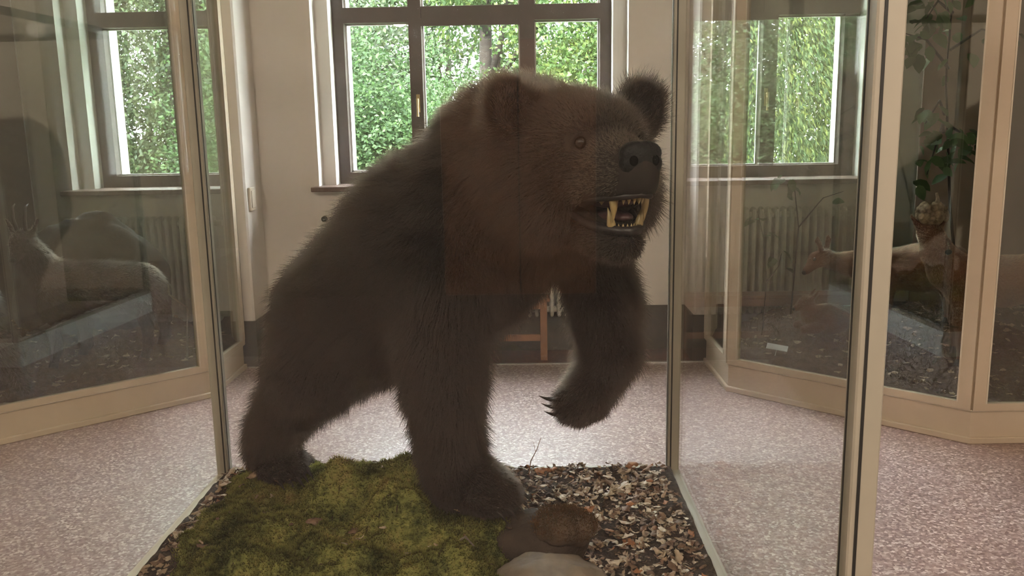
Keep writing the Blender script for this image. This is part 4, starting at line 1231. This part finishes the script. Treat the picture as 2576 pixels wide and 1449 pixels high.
dr_ = animal('roe_doe', 'stuffed brown doe with upright ears stretching its neck behind the buck', 'deer', (2.28, 5.0, .36), (1.5, 4.78, .28), (2.7, 5.22, .95), doe, M['deer_skin'], M['roe_fur'], 55000, width=.0010, group='stuffed deer')
part(dr_, blob('nose', (1.592, 4.893, .672), (.013, .014, .013), None, None), 'nose', M['nose'])
eyes(dr_, [(1.648, 4.895, .748)])
hoofs(dr_, [(x, y, float(case_h(np.array(x), np.array(y))) + .045) for x, y in ((2.07, 4.93), (2.10, 5.05), (2.46, 4.97), (2.52, 5.09))])

def fawn(B):
    B.ell((1.70, 4.80, .42), (.14, .085, .085), flow=(1, 0, -.2), fur=.012)
    B.chain([((1.60, 4.79, .45), .05), ((1.575, 4.785, .515), .04)], .03, flow=(.5, 0, -1), fur=.012)
    B.cap((1.575, 4.78, .525), (1.512, 4.76, .492), .036, .019, .02, fur=.007, flow=(1, 0, .3), tone=.55)
    for y in (4.755, 4.815): B.cap((1.60, y, .545), (1.632, y, .588), .014, .010, .01, fur=.008, flow=(.5, 0, 1), tone=.4)
    for y in (4.73, 4.86): B.chain([((1.64, y, .39), .03), ((1.55, y, .375), .02), ((1.62, y, .365), .016)], .02, flow=(-1, 0, 0), fur=.006)
fw_ = animal('fawn', 'small pale muzzled fawn lying below the doe', 'deer', (1.69, 4.8, .33), (1.45, 4.66, .28), (1.9, 4.95, .65), fawn, M['deer_skin'], M['roe_fur'], 16000, width=.0010, group='stuffed deer')
eyes(fw_, [(1.562, 4.752, .532)], .007)
part(fw_, blob('nose', (1.497, 4.754, .489), (.009, .010, .009), None, None), 'nose', M['nose'])

# a printed slip leaning in the litter
M['paper'] = solid('paper', (.72, .73, .76), (.62, .63, .66), scale=30, rough=.7)
cz = float(case_h(np.array(1.40), np.array(4.72)))
cd = MB().box(-.058, .058, -.0015, .0015, 0, .034).build('label_card', M['paper']); cd.location = (1.40, 4.72, cz + .035); cd.rotation_euler = (-.7, .08, -.5)
tag(cd, 'small white paper slip standing in the litter of the deer case', 'card')
MB().tube([(0, 0, 0), (0, .005, -.06)], .0016, 6).build('stake', M['steel'], cd)

# ---- leafy plants
def green(name, a, b):
    m = leaf_material(name, a, b, tuple(min(1, x * 1.25) for x in b), .3); return m
def broad_leaf(mat, L=.075):
    ts = [0, .2, .5, .8, 1]; ws = [.05, .75, 1, .6, .03]
    V, Fs = [], []
    for t, w in zip(ts, ws):
        for s in (-1, 0, 1): V.append(((t) * L, s * w * L * .33, -.25 * L * t * t + abs(s) * w * L * .08))
    for i in range(4):
        for k in range(2): a = i * 3 + k; Fs.append((a, a + 3, a + 4, a + 1))
    n = len(V); V += [(x, y, z - .0008) for x, y, z in V]; Fs += [tuple(i + n for i in reversed(f)) for f in Fs]
    me = mesh_from('green_leaf', V, Fs); me.materials.append(mat)
    me.polygons.foreach_set('use_smooth', np.ones(len(me.polygons), bool)); return me
M['green_leaf'] = leaf_material('green_leaf', (.055, .10, .04), (.09, .16, .06), (.15, .24, .09), .35)
def sapling(label, base, stems, n, seed, size, spread):
    g = np.random.default_rng(seed)
    root = empty('sapling', base); tag(root, label, 'plant', 'saplings in the deer case')
    mb = MB(); ends = []
    for pts in stems:
        q = [Vector(p) - Vector(base) for p in pts]
        r = np.linspace(.010, .0025, len(q)) * (1.0 if len(stems) > 3 else .5)
        mb.tube(q, list(r), 7)
        for i in range(len(q) - 1):
            for t in np.linspace(.15, 1, 6): ends.append((q[i].lerp(q[i + 1], t), i / len(q) + t / len(q)))
    mb.build('stem', M['bark'], root, True)
    ends = [e for e in ends if e[1] > .42]
    ms = [broad_leaf(M['green_leaf'], size * s) for s in (.75, 1.0, 1.25)]
    for k in range(n):
        e = ends[int(g.integers(len(ends)))][0]
        o = bpy.data.objects.new('leaf', ms[int(g.integers(3))]); COL.objects.link(o); o.parent = root
        o.location = e + Vector(g.normal(0, spread, 3))
        o.rotation_euler = (g.normal(0, .6), g.uniform(-.2, 1.2), g.uniform(0, 6.28))
    return root
sapling('leafy green sapling with drooping branches beside the antlered buck', (2.66, 5.22, .37), [
    [(2.66, 5.22, .37), (2.52, 5.15, 1.0), (2.37, 5.0, 1.75), (2.38, 5.0, 2.5), (2.36, 4.98, 2.9)],
    [(2.40, 5.05, 1.45), (2.30, 4.85, 1.50), (2.18, 4.65, 1.40), (2.08, 4.52, 1.24)],
    [(2.39, 5.03, 1.55), (2.25, 4.8, 1.62), (2.10, 4.62, 1.50)], [(2.38, 5.0, 1.8), (2.2, 4.9, 1.95), (2.06, 4.85, 1.98)],
    [(2.38, 5.0, 2.1), (2.25, 4.9, 2.15), (2.15, 4.8, 2.05)], [(2.38, 5.0, 1.9), (2.5, 4.9, 2.0), (2.6, 4.8, 1.92)], [(2.39, 5.03, 1.5), (2.35, 4.75, 1.45), (2.3, 4.55, 1.36)]], 150, 5, .085, .05)
sapling('thin young plant with a few pale leaves by the corner of the deer case', (1.40, 5.02, .25), [
    [(1.40, 5.02, .25), (1.41, 5.0, .6), (1.38, 4.98, .85), (1.33, 4.95, 1.02)], [(1.41, 5.0, .6), (1.46, 4.95, .70), (1.47, 4.93, .78)]], 11, 8, .07, .02)
sapling('slender twiggy plant with scattered leaves in front of the radiator', (1.62, 5.2, .34), [
    [(1.62, 5.2, .34), (1.64, 5.18, .9), (1.58, 5.1, 1.15), (1.5, 5.05, 1.2)], [(1.64, 5.18, .9), (1.75, 5.1, 1.08), (1.85, 5.05, 1.12)]], 12, 9, .06, .02)

# ---- the dim case: rock, chamois, badger, branch
M['rock_grey'] = solid('grey_rock', (.09, .09, .08), (.05, .05, .045), scale=5, rough=.9, bump=.9, bscale=14)
rk = link('boulder', rock_mesh('boulder', (.40, .17, .36), 31), M['rock_grey'], None, True); rk.location = (-2.66, 5.16, .56); rk.rotation_euler = (0, .35, 0)
tag(rk, 'big grey boulder behind the chamois in the dim case', 'boulder')
def chamois(B):
    kw = dict(fur=.022, k=.04)
    B.chain([((-2.56, 4.62, .70), .135), ((-2.38, 4.70, .675), .145), ((-2.20, 4.78, .665), .135)], flow=(1, .3, -.3), **kw)
    B.ell((-2.18, 4.79, .63), (.12, .11, .145), flow=(.4, .2, -1), **kw)
    B.chain([((-2.59, 4.60, .76), .10), ((-2.635, 4.53, .87), .075), ((-2.645, 4.50, .95), .06)], flow=(.2, .2, -1), **kw)
    B.cap((-2.645, 4.48, .98), (-2.645, 4.45, .965), .056, .05, .03, fur=.012, flow=(0, .6, -.5), tone=.3)
    B.cap((-2.645, 4.45, .955), (-2.64, 4.375, .895), .046, .027, .03, fur=.007, flow=(0, 1, .4), tone=.6)
    for s in (-1, 1): B.cap((-2.645 + s * .045, 4.49, 1.0), (-2.645 + s * .085, 4.495, 1.085), .017, .011, .01, fur=.010, flow=(s, 0, 1), tone=.5)
    for x, y in ((-2.60, 4.56), (-2.50, 4.70), (-2.16, 4.72), (-2.12, 4.86)):
        z = float(case_h(np.array(x), np.array(y))) + .035
        B.chain([((x, y, .62), .075), ((x + .02, y, .48), .038), ((x + .02, y, .36), .026), ((x, y, z), .024)], flow=(0, 0, -1), fur=.010, k=.03)
ch = animal('chamois', 'dark stuffed chamois facing out beside the grey boulder', 'chamois', (-2.4, 4.68, .3), (-2.85, 4.3, .2), (-1.98, 5.0, 1.15), chamois, M['dark_skin'], M['dark_fur'], 26000, width=.002)
for s in (-1, 1):
    part(ch, MB().tube([(-2.645 + s * .022, 4.475, 1.02), (-2.645 + s * .03, 4.465, 1.09), (-2.645 + s * .034, 4.475, 1.15), (-2.645 + s * .036, 4.505, 1.165)], [.011, .009, .007, .003], 8), 'horn', M['claw'])
eyes(ch, [(-2.692, 4.44, .975), (-2.600, 4.44, .975)])
part(ch, blob('nose', (-2.64, 4.355, .888), (.018, .012, .014), None, None), 'nose', M['nose'])
hoofs(ch, [(x, y, float(case_h(np.array(x), np.array(y))) + .045) for x, y in ((-2.60, 4.56), (-2.50, 4.70), (-2.16, 4.72), (-2.12, 4.86))], .024)
def wolf(B):
    kw = dict(fur=.034, k=.05)
    B.chain([((-2.80, 4.28, .46), .15), ((-2.88, 4.30, .66), .14), ((-2.98, 4.30, .78), .12)], flow=(.4, 0, -1), **kw)
    B.cap((-3.0, 4.30, .82), (-3.06, 4.27, .95), .10, .075, .04, flow=(0, 0, -1), fur=.03)
    B.cap((-3.06, 4.27, .97), (-3.16, 4.18, .93), .07, .035, .03, flow=(1, .5, 0), fur=.015, tone=.4)
    for s in (-1, 1): B.cap((-3.04 + s * .03, 4.28 + s * .04, 1.02), (-3.03 + s * .035, 4.28 + s * .05, 1.09), .022, .008, .01, fur=.012, flow=(0, 0, 1))
    z0 = float(case_h(np.array(-2.8), np.array(4.22)))
    for x, y in ((-2.96, 4.24), (-2.98, 4.36)): B.chain([((x, y, .66), .07), ((x - .01, y, .42), .04), ((x - .02, y, z0 + .03), .03), ((x - .06, y - .01, z0 + .025), .026)], .03, flow=(0, 0, -1), fur=.015)
    for y in (4.20, 4.38): B.chain([((-2.76, y, .38), .09), ((-2.80, y, z0 + .06), .05), ((-2.90, y - .01, z0 + .03), .03)], .03, flow=(0, 0, -1), fur=.02)
    B.chain([((-2.68, 4.28, .36), .05), ((-2.62, 4.26, .26), .04), ((-2.58, 4.24, .225), .025)], .03, flow=(.6, 0, -1), fur=.035)
wf = animal('furry_animal', 'pale grey furry animal sitting at the outer edge of the dim case', 'animal', (-2.85, 4.29, .19), (-3.25, 4.08, .15), (-2.5, 4.5, 1.15), wolf, M['dark_skin'], M['grey_fur'], 22000, width=.002)
eyes(wf, [(-3.10, 4.205, .995)]); part(wf, blob('nose', (-3.185, 4.158, .935), (.016, .016, .014), None, None), 'nose', M['nose'])
br = MB().tube([(-2.09, 4.86, .70), (-2.05, 4.84, .66), (-2.04, 4.82, .61), (-1.98, 4.80, .57), (-1.93, 4.79, .54)], [.004, .005, .006, .006, .003], 6)
br.tube([(-1.93, 4.79, .54), (-1.95, 4.80, .4), (-1.97, 4.82, float(case_h(np.array(-1.97), np.array(4.82))))], [.005, .006, .007], 6)
b_ = br.build('branch', M['stone_pale'], None, True); tag(b_, 'pale bare branch behind the rump of the chamois', 'branch')
